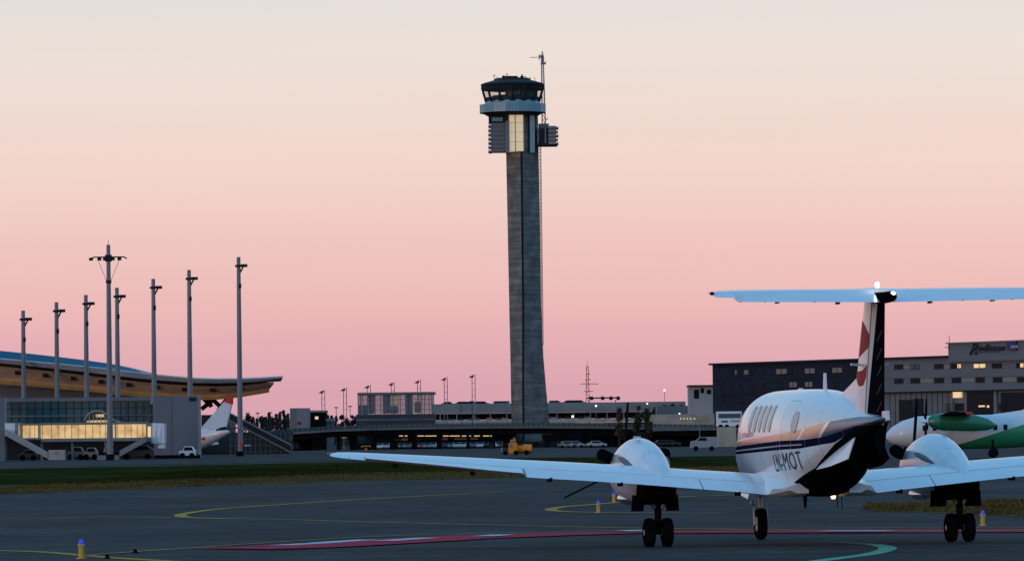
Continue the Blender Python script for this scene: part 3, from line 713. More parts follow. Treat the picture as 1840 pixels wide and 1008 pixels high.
# tufts of grass along and inside the field
def tufts(name, mname, npts, pick, hmin, hmax):
    b = B()
    for _ in range(npts):
        p = pick(); h = random.uniform(hmin, hmax); w = h*random.uniform(.5, 1.1); a = random.uniform(-.9, .9); dx, dy = math.cos(a)*w, math.sin(a)*w
        lean = random.uniform(-.3, .3)*h
        b.face([(p[0]-dx, p[1]-dy, .0), (p[0]+dx, p[1]+dy, .0), (p[0]+lean+dx*.3, p[1], h), (p[0]+lean-dx*.3, p[1], h*.8)])
    return tag(b.build(name, mname, origin=(0, 0, 0)), kind='stuff')
def along(poly, lo, hi):
    i = random.randrange(len(poly)-1); t = random.random(); a, c = Vector(poly[i]), Vector(poly[i+1]); p = a.lerp(c, t); k = random.random()
    return (p.x, p.y+lo(p.y)+(hi(p.y)-lo(p.y))*k)
tag(tufts('dry_grass', 'grass_dry', 9000, lambda: along(near[1:], lambda y: .0, lambda y: 30+y*.13), .03, .09), 'dry brown grass fringe growing along the edge of the taxiway', 'grass')
tag(tufts('green_grass', 'grass_green', 15000, lambda: along(near[1:], lambda y: 26+y*.11, lambda y: y*.85), .03, .10), 'dark green grass growing between the taxiway and the terminal', 'grass')

isl = [g2(1553, 911), g2(1580, 905), g2(1650, 902), g2(1760, 899), g2(1900, 896), g2(2060, 893), g2(2060, 935), g2(1900, 930), g2(1780, 926), g2(1650, 921), g2(1575, 918)]
sheet('grass_island', isl, 'grass_dry', .008, .25, 2.)
def inisl():
    t = random.random(); px = 1556+t*420; lo = 910-t*14; hi = 915+t*17
    return gr(px, random.uniform(min(lo, hi), hi))
tag(tufts('island_grass', 'grass_dry', 3000, inisl, .03, .14), 'short brown grass on the island beside the right wheel', 'grass')

def stripe(name, pxs, width, mname, z=.008, closed=False, dash=None):
    pts = [gr(*p) for p in pxs]
    # resample smoothly
    P = []
    for i in range(len(pts)-1):
        p0, p1, p2, p3 = pts[max(i-1, 0)], pts[i], pts[i+1], pts[min(i+2, len(pts)-1)]
        for k in range(8):
            t = k/8; P.append(.5*((2*p1)+(p2-p0)*t+(2*p0-5*p1+4*p2-p3)*t*t+(3*p1-p0-3*p2+p3)*t**3))
    P.append(pts[-1]); L_s, R_s = [], []
    for i, p in enumerate(P):
        d = (P[min(i+1, len(P)-1)]-P[max(i-1, 0)]).normalized(); n = Vector((-d.y, d.x, 0)); w = width
        L_s.append((p.x+n.x*w/2, p.y+n.y*w/2, z)); R_s.append((p.x-n.x*w/2, p.y-n.y*w/2, z))
    b = B()
    for i in range(len(P)-1):
        if dash and (i // dash) % 2: continue
        b.face([L_s[i], L_s[i+1], R_s[i+1], R_s[i]])
    return tag(b.build(name, mname, origin=(0, 0, 0)), kind='structure')
stripe('taxi_line', [(-60, 933), (100, 930), (200, 928.5), (330, 930), (480, 932.5), (640, 937), (800, 941), (960, 944.5), (1140, 948.5), (1400, 952), (1640, 952), (1900, 951)], .22, 'marking_yellow')
stripe('curved_taxi_line', [(900, 884), (800, 889), (640, 898), (500, 907), (400, 914), (350, 920), (325, 925), (335, 929.5), (400, 932)], .32, 'marking_yellow', .012)
stripe('bay_line', [(1330, 889), (1220, 893), (1130, 901), (1060, 907), (1010, 911), (990, 915), (1010, 919), (1100, 921), (1300, 922)], .34, 'marking_yellow', .012)
stripe('edge_line', [(-60, 988), (60, 991), (130, 996), (200, 1002), (300, 1008), (420, 1016)], .30, 'marking_yellow', .008)
stripe('thin_line', [(140, 999), (240, 992), (330, 986), (400, 981), (520, 973), (660, 965), (800, 960), (1000, 956), (1200, 951), (1500, 949), (1900, 948)], .13, 'marking_yellow', .016)
redp = [(412, 987), (520, 983.5), (620, 978), (700, 973.5), (800, 968), (900, 964), (1000, 960.5), (1150, 957), (1400, 956), (1640, 955.5), (1900, 954.5)]
stripe('red_marking', redp, 2.2, 'marking_red', .020)
for i, (a, c) in enumerate((((505, 981), (600, 976)), ((575, 977), (660, 971.5)), ((690, 974), (770, 968.5)), ((868, 966), (905, 963)), ((1125, 955.5), (1155, 957)), ((1480, 957), (1600, 957)))):
    stripe('white_marking', [a, ((a[0]+c[0])/2, (a[1]+c[1])/2), c], .5, 'marking_white', .024+.004*i)
stripe('green_marking', [(1440, 1012), (1500, 1004), (1560, 996), (1592, 988), (1590, 982), (1560, 977.5), (1510, 974.5)], .30, 'marking_green', .008)

# ---- taxiway edge lights
def taxi_light():
    e = empty('taxiway_light', (0, 0, 0), 'x', 'taxiway light', 'blue taxiway edge lights')
    b = B(); b.tube([(0, 0, 0), (0, 0, .015), (0, 0, .016), (0, 0, .20), (0, 0, .21), (0, 0, .235)], [.085, .085, .045, .045, .06, .055], 14); b.build('yellow_post', 'light_yellow', e, 40)
    b = B(); b.tube([(0, 0, .235), (0, 0, .25)], .048, 14); b.ball((0, 0, .268), (.036, .036, .046)); b.build('blue_lens', 'blue_lens', e, 40)
    return e
tl = taxi_light()
for i, (p, lb) in enumerate((((146, 1003), 'blue lensed taxiway light on a yellow post at the lower left, nearest of all'), ((1075, 921), 'blue taxiway light left of the aircraft, nearer of two on the curved yellow line'),
                          ((1103, 903), 'blue taxiway light left of the aircraft, farther of two on the curved yellow line'), ((1766, 944), 'blue taxiway light on a yellow post right of the right main wheels'))):
    g = gr(*p)
    if i == 0: tl.location = g; tl['label'] = lb
    else: dup(tl, g, lb)
for px, py, lb in ((193, 1003, 'small black marker stub on the taxiway just right of the nearest blue light'), (243, 993, 'small black marker stub farther out on the thin yellow line')):
    g = gr(px, py); b = B(); b.tube([g, g+Vector((0, 0, .02)), g+Vector((0, 0, .07))], [.075, .04, .02], 10); tag(b.build('marker_stub', 'black_rubber', None, 40), lb, 'marker')

# ================================================================ control tower
TY = 1232.
TB = at(953, 800, TY); tx = TB.x
tower = empty('control_tower', (tx, TY, 0), 'tall grey concrete air traffic control tower with glazed cab on top', 'control tower')
def tz(py, px=940): return at(px, py, TY).z
def txx(px, py): return at(px, py, TY).x
# shaft: outline read at several heights, plan = two canted front faces either side of a recessed groove
HT = [(815, 921, 936.5, 947, 992), (765, 919.5, 936.5, 946, 988), (700, 918, 936, 945, 981.5), (640, 917, 936, 944, 976.5), (600, 916, 936, 943.6, 974.5), (550, 915, 936, 943, 972.5), (400, 912, 934.5, 940.5, 970.5), (280, 909.5, 933, 939, 968), (200, 908, 932, 938, 966.5), (160, 907.5, 932, 937, 966)]
bl, br, bg_ = B(), B(), B(); rl, rr_, rg_ = [], [], []
for py, a, g0, g1, d in HT:
    z = tz(py) if py < 810 else 0.
    A, G0, G1, D = txx(a, py), txx(g0+2.2, py), txx(g0+6., py), txx(d, py)
    rl.append([(A, TY+2.2, z), (G0, TY-1.2, z), (G0, TY+3.5, z), (A+.6, TY+4.6, z)])
    rr_.append([(G1, TY-1.6, z), (D, TY+2.2, z), (D-.8, TY+9, z), (G1, TY+9.5, z)])
    rg_.append([(G0+.003, TY-.9, z), (G1-.003, TY-.9, z), (G1-.003, TY+4, z), (G0+.003, TY+4, z)])
bl.loft(rl).build('left_shaft', 'tower_concrete', tower); br.loft(rr_).build('right_shaft', 'tower_concrete', tower); bg_.loft(rg_).build('shaft_groove', 'tower_groove', tower)
# ladder rack down the right edge
b = B()
for i in range(60):
    py = 262+i*6.0; x = txx(970.6+(py-262)*.0125, py); z = tz(py); b.box((x-.12, TY+4, z), (.5, .25, .10))
x0, x1 = txx(971.3, 262), txx(975.7, 620)
b.tube([(x0-.15, TY+4, tz(262)), (x1-.15, TY+4, tz(620))], .09, 6); b.tube([(x0+.1, TY+4, tz(262)), (x1+.1, TY+4, tz(620))], .09, 6)
b.build('cable_ladder', 'ladder_metal', tower)
b = B(); x = txx(940, 540)
b.box((txx(939.5, 705), TY-.2, (tz(765)+tz(672))/2), (.95, .5, tz(672)-tz(765))); b.build('service_door', 'dark_steel', tower)
CX = txx(921, 170); SC = TY/FPX
def ring(r, z, n=16, ph=.5, ox=0., sy=1.): return [Vector((CX+ox+r*math.cos(2*math.pi*(k+ph)/n), TY+2+sy*r*math.sin(2*math.pi*(k+ph)/n), z)) for k in range(n)]
zr = tz
# balcony ring
NB = 16
b = B(); b.loft([ring(6.2, zr(208)), ring(8.2, zr(200))]); b.build('balcony_underside', 'dark_steel', tower)
for k in range(NB):
    r0, r1 = ring(8.3, zr(202.5)), ring(8.3, zr(187.5)); q0, q1 = ring(8.1, zr(202.5)), ring(8.1, zr(187.5)); j = (k+1) % NB
    a0, a1 = r0[k].lerp(r0[j], .0), r0[k].lerp(r0[j], 1.); 
    bb = B() if k == 0 else bb
    n = 4
    for s in range(n):
        f0, f1 = (s+.03)/n, (s+.97)/n
        P = [r0[k].lerp(r0[j], f0), r0[k].lerp(r0[j], f1), r1[k].lerp(r1[j], f1), r1[k].lerp(r1[j], f0)]; Qs = [q0[k].lerp(q0[j], f0), q0[k].lerp(q0[j], f1), q1[k].lerp(q1[j], f1), q1[k].lerp(q1[j], f0)]
        bb.loft([P, Qs])
bb.build('balcony_parapet', 'tower_band', tower)
b = B(); b.loft([ring(8.15, zr(201)), ring(8.15, zr(200))]); b.loft([ring(7.2, zr(190)), ring(6.75, zr(181))]); b.build('balcony_floor', 'pale_teal', tower)
# cab: outward leaning glass between dark posts
rb_, rt_ = 6.75, 7.75; z0, z1 = zr(182), zr(156)
lo, hi = ring(rb_, z0, 14, .5), ring(rt_, z1, 14, .5)
b = B()
for k in range(14):
    j = (k+1) % 14; b.face([lo[k].lerp(lo[j], .04), lo[k].lerp(lo[j], .96), hi[k].lerp(hi[j], .96), hi[k].lerp(hi[j], .04)])
b.build('cab_window', 'cab_glass', tower)
b = B()
for k in range(14): b.tube([lo[k], hi[k]], .30, 6)
b.loft([ring(6.85, z0-.2, 14), ring(6.9, z0+1.0, 14)], cap=False); b.loft([ring(7.66, z1-.75, 14), ring(7.8, z1+.1, 14)], cap=False)
b.build('cab_frame', 'dark_steel', tower)
b = B()
for k in range(8):
    a = 2*math.pi*(k+.3)/8; b.box((CX+4.4*math.cos(a), TY+2+4.4*math.sin(a), z0+.75), (2.6, 1.0, 1.5), 0, Matrix.Rotation(a+math.pi/2, 3, 'Z'))
b.tube([(CX, TY+2, z0-1), (CX, TY+2, z0+3.6)], .5, 8); b.build('control_desk', 'dark_steel', tower)
b = B(); b.loft([ring(7.8, z1+.05), ring(8.0, zr(151.5)), ring(7.3, zr(149)), ring(4.6, zr(143.5)), ring(4.4, zr(140.5)), ring(2.2, zr(139.5))]); b.build('cab_roof', 'dark_steel', tower)
b = B()
for px, h in ((888, 8), (893, 5), (898, 4), (905, 6), (911, 9), (916, 6), (925, 4), (931, 4), (938, 9), (944, 6), (953, 5), (961, 3)):
    p = at(px, 141.5, TY+random.uniform(0, 4)); t = at(px, 141.5-h, TY); b.tube([p-Vector((0, 0, .6)), (p.x, p.y, t.z)], .07, 5)
    if h > 5: b.box((p.x, p.y, t.z-.2), (.6, .15, .12))
    if px in (938, 905): b.ball((p.x, p.y, p.z+.4), (.45, .45, .35))
b.box((CX-.3, TY+1, zr(139)), (3.2, 2.5, .6)); b.build('roof_aerial', 'dark_steel', tower, split=True)
# neck under the balcony, louvred left box with its own little window, lit glass bay
b = B(); b.loft([ring(5.2, zr(207), 12), ring(5.2, zr(199), 12)]); b.build('neck', 'dark_steel', tower)
def tp(px, py, dy): p = at(px, py, TY); return Vector((p.x, TY+dy, p.z))
def tbox(b, x0, x1, y0, y1, d0, d1, mi=0): p, q = tp(x0, y1, d0), tp(x1, y0, d1); b.span(p, q, mi)
b = B(); tbox(b, 878, 909, 205, 222, -1.5, 4); b.build('corner_office', 'dark_steel', tower)
b = B(); tbox(b, 884, 903, 212, 219, -1.54, -1.46); b.build('office_window', 'pale_teal', tower)
b = B(); tbox(b, 882, 908.5, 222.2, 274, -2.2, 4); vol = b.build('louvre_box', 'grey_cladding', tower)
b = B()
for k in range(7): tbox(b, 877.5, 884, 226+k*7.6, 229+k*7.6, -2.6, 4.4)
for k in range(7): tbox(b, 884.1, 908, 227+k*7.6, 228.6+k*7.6, -2.45, -2.21)
b.build('louvre', 'galvanised', vol, split=True)
b = B(); tbox(b, 909, 914.2, 219, 276, -3.0, 2); b.build('frame_post', 'galvanised', tower)
b = B(); tbox(b, 914.4, 941, 206, 273, -2.2, 1.5); bay = b.build('lit_bay', 'warm_panel', tower)
b = B()
for px in (914.6, 926, 940.8): tbox(b, px-.45, px+.45, 205.5, 273, -2.34, -2.21)
for py in (206, 222, 239, 256, 273): tbox(b, 914.4, 941, py-.4, py+.4, -2.32, -2.21)
b.build('bay_mullion', 'ladder_metal', bay)
b = B(); tbox(b, 952.5, 960.5, 207, 275, -1.0, 2.2); b.build('stair_glazing', 'pale_teal', tower)
b = B(); tbox(b, 944, 962, 206, 274, -.2, 3); b.build('dark_recess', 'dark_steel', tower)
b = B(); tbox(b, 962.5, 1001.5, 258.5, 263, -1.5, 4); tbox(b, 964, 998, 231, 258.4, -1.0, 3.4); rbx = b.build('equipment_deck', 'dark_steel', tower)
b = B()
for k in range(5): tbox(b, 985, 1003.5-(k % 2), 229+k*7, 232+k*7, -1.9, 4.2)
tbox(b, 986, 999, 227, 259, -1.3, 3.7); tbox(b, 966, 968, 232, 258, -1.2, -1.02); tbox(b, 979, 981, 232, 258, -1.2, -1.02)
b.build('deck_louvre', 'pale_concrete', rbx, split=True)
# aerial mast beside the cab
b = B(); p0, p1 = tp(977.5, 231, 4), tp(974.5, 96, 4)
for dx in (-.42, .42): b.tube([p0+Vector((dx, 0, 0)), p1+Vector((dx*.5, 0, 0))], .16, 6)
for i in range(34):
    f = i/33; c = p0.lerp(p1, f); w = .45*(1-f*.45); s = -1 if i % 2 else 1; b.tube([c+Vector((-w*s, 0, 0)), c+Vector((w*s, 0, 1.3*.45))], .07, 4)
b.tube([p1, tp(975.3, 90.5, 4)], .12, 5); b.tube([tp(952, 101.5, 4), tp(974, 101.5, 4)], .08, 5); b.tube([tp(969, 96, 4), tp(969, 106, 4)], .13, 5); b.tube([tp(979, 112, 4), tp(981.5, 109, 4)], .1, 5)
b.box(tp(973, 100, 4), (1.0, .4, .5)); b.box(tp(976, 105, 4), (.5, .4, 1.4)); b.box(tp(976.5, 112.5, 4), (1.3, .4, .5)); b.box(tp(977, 226, 4), (2.6, 1., 1.4)); b.tube([tp(980, 214, 4), tp(985, 212, 4)], .12, 5)
b.build('aerial_mast', 'galvanised', tower)

# ================================================================ terminal, left
def px_box(b, x0, x1, y0, y1, Y, depth, mi=0, ground=False):
    """box whose near face covers photo columns x0..x1 and rows y0..y1 at depth Y and runs back by depth"""
    p = at(x0, (y0+y1)/2, Y); q = at(x1, (y0+y1)/2, Y); zt = at((x0+x1)/2, y0, Y).z; zb = 0. if ground else at((x0+x1)/2, y1, Y).z
    b.span((p.x, Y, zb), (q.x, Y+depth, zt), mi); return b
# --- roof of the hall: curved roof edge, timber soffit, glazed monitor
TYF = 820.
hall = empty('terminal_hall', (at(150, 800, TYF).x, TYF+40, 0), 'terminal hall with sweeping curved roof, blue glazing and timber soffit behind the masts', 'terminal')
top = [(-80, 634), (0, 643), (60, 648.5), (100, 652), (150, 657), (200, 662), (250, 668.5), (300, 674), (350, 678.3), (390, 679.5), (430, 679), (470, 677.3), (508, 675)]
mid = [(-80, 641), (0, 650), (60, 656), (100, 660), (150, 666), (200, 672), (250, 678), (300, 682), (350, 685.5), (390, 686), (430, 685), (470, 682.5), (507, 677.6)]
low = [(-80, 672), (0, 681), (60, 685.5), (100, 689), (150, 693.5), (200, 699), (250, 704), (300, 707.5), (350, 710), (390, 709), (430, 705), (470, 698.5), (484, 696)]
def surf(A, YA, Bp, YB, mi=0, th=.25, name='x', mt=None, par=None):
    b = B(); rg = []
    for (a, c) in zip(A, Bp):
        p, q = at(*a, YA), at(*c, YB); n = Vector((0, (q-p).z, -(q-p).y)).normalized()*th
        rg.append([p, q, q+n, p+n])
    return b.loft(rg).build(name, mt, par)
surf(top, TYF-.6, mid, TYF, name='roof_edge', mt='roof_edge', par=hall, th=.3)
surf(mid, TYF+.02, [(x, y+(5.2 if x < 440 else 3.6 if x < 500 else .8)) for x, y in mid], TYF+3, name='painted_shadow_line', mt='dark_steel', par=hall, th=.25)  # dark strip drawn as the shadow line below the roof edge
sof0 = [(x, y+4.4) for x, y in mid]
surf(sof0[:-1]+[(492, 686.5)], TYF+3.1, low, TYF+6, name='timber_soffit', mt='wood', par=hall, th=.3)
surf(low, TYF+5.6, [(x, y+5.5) for x, y in low], TYF+6, name='timber_beam', mt='wood_edge', par=hall, th=.5)
# roof covering, running back
b = B(); rg = []
for i, t in enumerate(top):
    p = at(*t, TYF-.6); q = at(t[0]-3, t[1]+6, TYF+75); rg.append([p, q, q-Vector((0, 0, .4)), p+Vector((0, 0, -.3))])
b.loft(rg).build('roof_covering', 'grey_paint', hall)
gl0 = [(-80, 633), (0, 642), (60, 647.5), (100, 651), (150, 656), (200, 661), (255, 668)]
gl1 = [(-80, 622), (0, 630), (60, 636), (100, 640.5), (150, 646.5), (200, 653.5), (255, 667.5)]
b = B(); rg = []
for a, c in zip(gl0, gl1):
    p, q = at(*a, TYF+4), at(*c, TYF+7); rg.append([p-Vector((0, 0, .5)), q, q+Vector((0, 40, 0)), p+Vector((0, 44, -.5))])
b.loft(rg).build('roof_glazing', 'blue_glazing', hall)
# soffit brackets and ribs
b = B()
for px in range(-20, 480, 50):
    def yat(T, x):
        for (xa, ya), (xb, yb) in zip(T, T[1:]):
            if xa <= x <= xb: return ya+(yb-ya)*(x-xa)/(xb-xa)
        return T[-1][1]
    p = at(px+3, yat(sof0, px+3)+1, TYF+3.5); q = at(px, yat(low, px)-2, TYF+5.8)
    b.tube([p-Vector((0, 0, .25)), q-Vector((0, 0, .25))], .16, 5); c = p.lerp(q, .25)
    b.box(c-Vector((0, 0, .4)), (.9, 1., .8))
b.build('soffit_bracket', 'dark_steel', hall, split=True)
b = B()
for f in (.34, .68):
    pts = []
    for (xa, ya), (xb, yb) in zip(sof0[:-1], low): 
        p = at(xa, ya, TYF+3.1).lerp(at(xb, yb, TYF+6), f); pts.append(p-Vector((0, 0, .15)))
    b.tube(pts, .14, 5)
b.build('soffit_rail', 'ladder_metal', hall)
b = B(); x0, x1 = at(-80, 700, TYF+12).x, at(362, 700, TYF+12).x
pts = [at(x, y+4, TYF+12) for x, y in low[:9]]
b.loft([[(p.x, p.y, p.z), (p.x, p.y+.4, p.z), (p.x, p.y+.4, 0), (p.x, p.y, 0)] for p in pts]); b.build('hall_wall', 'grey_cladding', hall)
b = B()
for k in range(7):
    x = 2+k*47; y = yat(low, x)+6
    for j in range(2): px_box(b, x+1, x+43, y+j*3.4+1, y+j*3.4+3.2, TYF+11, .5)
b.build('louvre_band', 'pale_concrete', hall)
b = B()
for a, c in (((362, 735), (398, 706)), ((372, 708), (404, 738)), ((392, 738), (415, 706)), ((362, 712), (372, 722)), ((366, 705), (380, 731))):
    b.tube([at(*a, TYF+15), at(*c, TYF+15)], .42, 6)
b.build('roof_strut', 'dark_steel', hall, split=True)
b = B(); px_box(b, 362, 412, 745, 823, TYF+16, 20, ground=True); b.build('hall_base', 'dark_glass', hall)

# --- glass pier in front of the hall
PYF = 640.
pier = empty('glass_pier', (at(140, 800, PYF).x, PYF+12, 0), 'long dark glass pier below the terminal roof, behind the lit jet bridge', 'pier')
b = B(); px_box(b, -60, 276, 721, 776, PYF, 20); b.build('pier_glazing', 'teal_glass', pier)
b = B(); px_box(b, -60, 276.5, 714.5, 720.9, PYF-.5, 21); b.build('pier_roof', 'grey_cladding', pier)
b = B(); px_box(b, -60, 276.5, 776.1, 782, PYF-.3, 20.5); px_box(b, -60, 277, 746, 748, PYF-.25, .2); b.build('floor_band', 'grey_cladding', pier)
b = B(); px_box(b, -60, 276, 782.1, 822, PYF+2, 18, ground=True); b.build('ground_floor', 'dark_steel', pier)
b = B()
for px in range(-50, 276, 14):
    px_box(b, px, px+1.1, 721, 776, PYF-.12, .11)
for py in (733, 760): px_box(b, -60, 276, py, py+.8, PYF-.14, .13)
b.build('mullion', 'dark_steel', pier)
b = B()
for k, (x0, x1) in enumerate(((225, 232), (238, 247), (253, 258), (262, 272), (20, 40), (52, 66))):
    px_box(b, x0, x1, 723, 744, PYF-.05, .04)
b.build('tinted_pane', 'window_teal', pier)
b = B(); px_box(b, 270, 277, 714, 726, PYF-1.2, 1.1); b.build('corner_box', 'pale_concrete', pier)
# small barrel vaulted glass roof over the jet bridge root
vault = empty('glass_canopy', (at(172, 800, PYF-6).x, PYF-6, at(172, 762, PYF-6).z), 'small arched glass canopy with a painted sunset reflection above the jet bridge', 'canopy')
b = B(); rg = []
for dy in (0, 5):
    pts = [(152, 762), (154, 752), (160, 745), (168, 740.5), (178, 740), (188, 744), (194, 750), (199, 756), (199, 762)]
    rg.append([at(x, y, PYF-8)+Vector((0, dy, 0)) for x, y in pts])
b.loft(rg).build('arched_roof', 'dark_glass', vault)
b = B(); px_box(b, 156, 192, 755, 761.5, PYF-8.3, .25); px_box(b, 172, 186, 744, 749, PYF-8.3, .25); b.build('painted_sunset_glint', 'lit_panel', vault)  # glowing panels stand in for the sunset reflected in the glass
b = B()
for x in (160, 167, 174, 181, 188): px_box(b, x, x+1.2, 744, 762, PYF-8.6, .25)
b.tube([at(x, y-1, PYF-8.4) for x, y in ((152, 756), (158, 745), (168, 740), (180, 739), (192, 745), (206, 756), (222, 761))], .10, 5)
b.build('canopy_rib', 'ladder_metal', vault)

# --- grey end block of the pier
blk = empty('grey_stair_block', (at(318, 800, 628).x, 640, 0), 'tall plain grey clad block at the end of the glass pier', 'building')
b = B(); px_box(b, 276.8, 310, 712, 818, 628, 6, ground=True); b.build('left_panel', 'grey_cladding', blk)
b = B(); px_box(b, 310.3, 356, 711.5, 818, 627.8, 6, ground=True); b.build('right_panel', 'grey_cladding', blk)
b = B(); px_box(b, 340, 352, 713.5, 720, 627.6, .15); b.build('wall_vent', 'dark_steel', blk)
b = B(); px_box(b, 277, 360, 817, 822, 627.4, .3, ground=True); b.build('plinth', 'dark_concrete', blk)
b = B(); px_box(b, -70, 8.5, 714, 822, 600, 2.5, ground=True); tag(b.build('grey_wall_block', 'grey_cladding'), 'grey clad wall block cut by the left edge of the photo', 'building')

# --- lit jet bridge
JY = 600.
jb = empty('jet_bridge', (at(150, 800, JY).x, JY+2, 0), 'passenger jet bridge with glowing amber panels in front of the glass pier', 'jet bridge')
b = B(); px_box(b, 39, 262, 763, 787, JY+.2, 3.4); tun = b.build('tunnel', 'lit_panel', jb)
b = B()
px_box(b, 36, 72, 760.5, 763, JY-.1, 3.8); px_box(b, 72, 262, 758.5, 762.6, JY-.1, 3.8); px_box(b, 38, 74, 786.5, 790, JY-.1, 3.8); px_box(b, 74, 262, 787.5, 792.5, JY-.1, 3.8)
b.build('tunnel_beam', 'galvanised', jb)
b = B()
for px in [40, 53, 62]+[76, 92, 104, 116, 128, 140, 153, 166, 179, 189]+[211, 224, 235, 246, 256]: px_box(b, px, px+.9, 763, 787, JY+.05, .14)
px_box(b, 68, 73, 761, 790, JY-.05, .2); px_box(b, 36, 39.5, 760, 789, JY-.05, .2); px_box(b, 206, 209, 762, 788, JY-.04, .2)
b.build('panel_joint', 'ladder_metal', tun, split=True)
b = B(); px_box(b, 262.3, 272, 759.5, 793, JY-.4, 4.2); b.build('cab', 'pale_concrete', jb)
b = B(); rg = []
for i in range(6):
    x0 = 272+i*4.6; rg.append([at(x0, 759.5+i*.2, JY-.3), at(x0, 759.5+i*.2, JY-.3)+Vector((0, 4, 0)), at(x0, 797, JY-.3)+Vector((0, 4, 0)), at(x0, 797-(i % 2)*1, JY-.3-(i % 2)*.35)])
b.loft(rg).build('bellows', 'white_paint', jb)
b = B(); px_box(b, 265.5, 271, 766, 785, JY-.52, .1); b.build('cab_window', 'window_warm', jb)
b = B(); px_box(b, 8.6, 33, 760, 783, JY-.2, 4); b.build('rotunda', 'white_paint', jb)
b = B(); px_box(b, 27, 32, 759.5, 788, JY-.5, 4.4); b.build('rotunda_frame', 'galvanised', jb)
def slope(b, a, c, h, Y, d): 
    p, q = at(*a, Y), at(*c, Y); b.prism([p, q, q+Vector((0, 0, h)), p+Vector((0, 0, h))], (0, d, 0))
b = B(); slope(b, (9, 782), (86, 824), .75, JY-2, 1.6); b.build('service_stair', 'pale_plaster', jb)
b = B(); px_box(b, 87, 116, 808, 826, JY-2.4, 2.2); b.build('stair_cabinet', 'pale_plaster', jb)
b = B(); px_box(b, 98, 105, 811, 815, JY-2.48, .05); b.build('cabinet_sign', 'orange_paint', jb)
b = B(); slope(b, (215, 820), (262, 794), .7, JY-2, 1.6); b.build('service_stair', 'galvanised', jb)
b = B()
for px in (73, 128): px_box(b, px, px+3, 790, 829, JY+1, 1.2, ground=True)
b.build('support_column', 'galvanised', jb, split=True)
b = B(); b.tube([at(196, 793, JY+1), at(184, 824, JY+1)], .25, 6); b.tube([at(196, 793, JY+1), at(206, 824, JY+1)], .25, 6); b.box(at(195, 822, JY+1), (2.6, 1.6, .6)); b.box(at(196, 796, JY+1), (1., 1.2, .7))
b.build('drive_leg', 'galvanised', jb)
b = B()
for px in (184, 206):
    p = at(px, 826, JY+1); b.tube([(p.x, p.y-.6, .5), (p.x, p.y-.25, .5)], .5, 12)
b.build('drive_wheel', 'black_rubber', jb, 40, split=True)
b = B(); px_box(b, 284, 295, 797.5, 805, JY-.2, 2); b.build('cab_foot', 'sign_white', jb)

# --- airliner parked behind the grey block (only its tail shows)
AY = 700.
af = empty('parked_airliner', (at(352, 800, AY).x, AY, 0), 'parked airliner with white tail and red fin tip showing right of the grey block', 'airliner')
d = Vector((-.80, .60, 0)); sdv = Vector((-.6, -.8, 0)); base = at(412, 777, AY); 
def ap(u, v, z): q = base+d*u+sdv*v; return Vector((q.x, q.y, z))
zc = base.z; b = B(); rg = []
for u, r, dz in ((0, .16, .1), (1., .55, 0), (2.5, .98, -.25), (4.5, 1.4, -.65), (7, 1.65, -.95), (10, 1.75, -1.05), (24, 1.75, -1.05), (27, 1.45, -1.2), (29, .8, -1.5), (29.8, .1, -1.6)):
    rg.append([ap(u, r*math.cos(a), zc+dz+r*math.sin(a)) for a in [2*math.pi*k/20 for k in range(20)]])
b.loft(rg).build('fuselage', 'white_paint', af, 40)
Fb0, Fb1, Ft0, Ft1 = at(360.5, 771, AY+1), at(406, 770, AY+1), at(403.5, 721, AY+1), at(417, 727, AY+1)
def finq(p, q, r, s, th, nm, mt):
    b = B(); n = Vector((.6, .8, 0))*th; b.loft([[p-n, q-n, r-n*.5, s-n*.5], [p+n, q+n, r+n*.5, s+n*.5]]); return b.build(nm, mt, af)
finq(Fb0, Fb1, Ft1, Ft0, .18, 'tail_fin', 'white_paint')
b0 = at(402.5, 722, AY+1); finq(Ft0, Ft1+Vector((.02, 0, .05)), at(418.5, 713.5, AY+1), at(408, 714.5, AY+1), .20, 'fin_tip', 'tail_red')
b = B(); p, q = at(388, 774, AY-1), at(413, 771.5, AY-1); b.prism([p, q, q+Vector((-.4, -5.5, .2)), p+Vector((.8, -5.5, .2))], (0, 0, .22)); b.prism([p+Vector((0, 2, 0)), q+Vector((0, 2, 0)), q+Vector((1.0, 6, .2)), p+Vector((1.8, 6, .2))], (0, 0, .2)); b.build('tailplane', 'dark_steel', af, split=True)
b = B(); b.ball(at(365.5, 788, AY-3.3), (.32, .2, .26)); b.build('tail_roundel', 'tail_red', af)
b = B(); b.prism([ap(14, 1.4, zc-2.4), ap(18.5, 1.4, zc-2.4), ap(14.5, 13, zc-1.6), ap(13, 13, zc-1.6)], (0, 0, .3)); b.prism([ap(14, -1.4, zc-2.4), ap(18.5, -1.4, zc-2.4), ap(14.5, -13, zc-1.6), ap(13, -13, zc-1.6)], (0, 0, .3)); b.build('wing', 'white_paint', af, split=True)
b = B()
for u, v in ((15.5, 2.4), (15.5, -2.4), (26.5, 0)): b.tube([ap(u, v, .9), ap(u, v, zc-2)], .16, 8); b.tube([ap(u, v-.3, .45), ap(u, v+.3, .45)], .45, 12)
b.build('landing_gear', 'dark_metal', af, split=True)

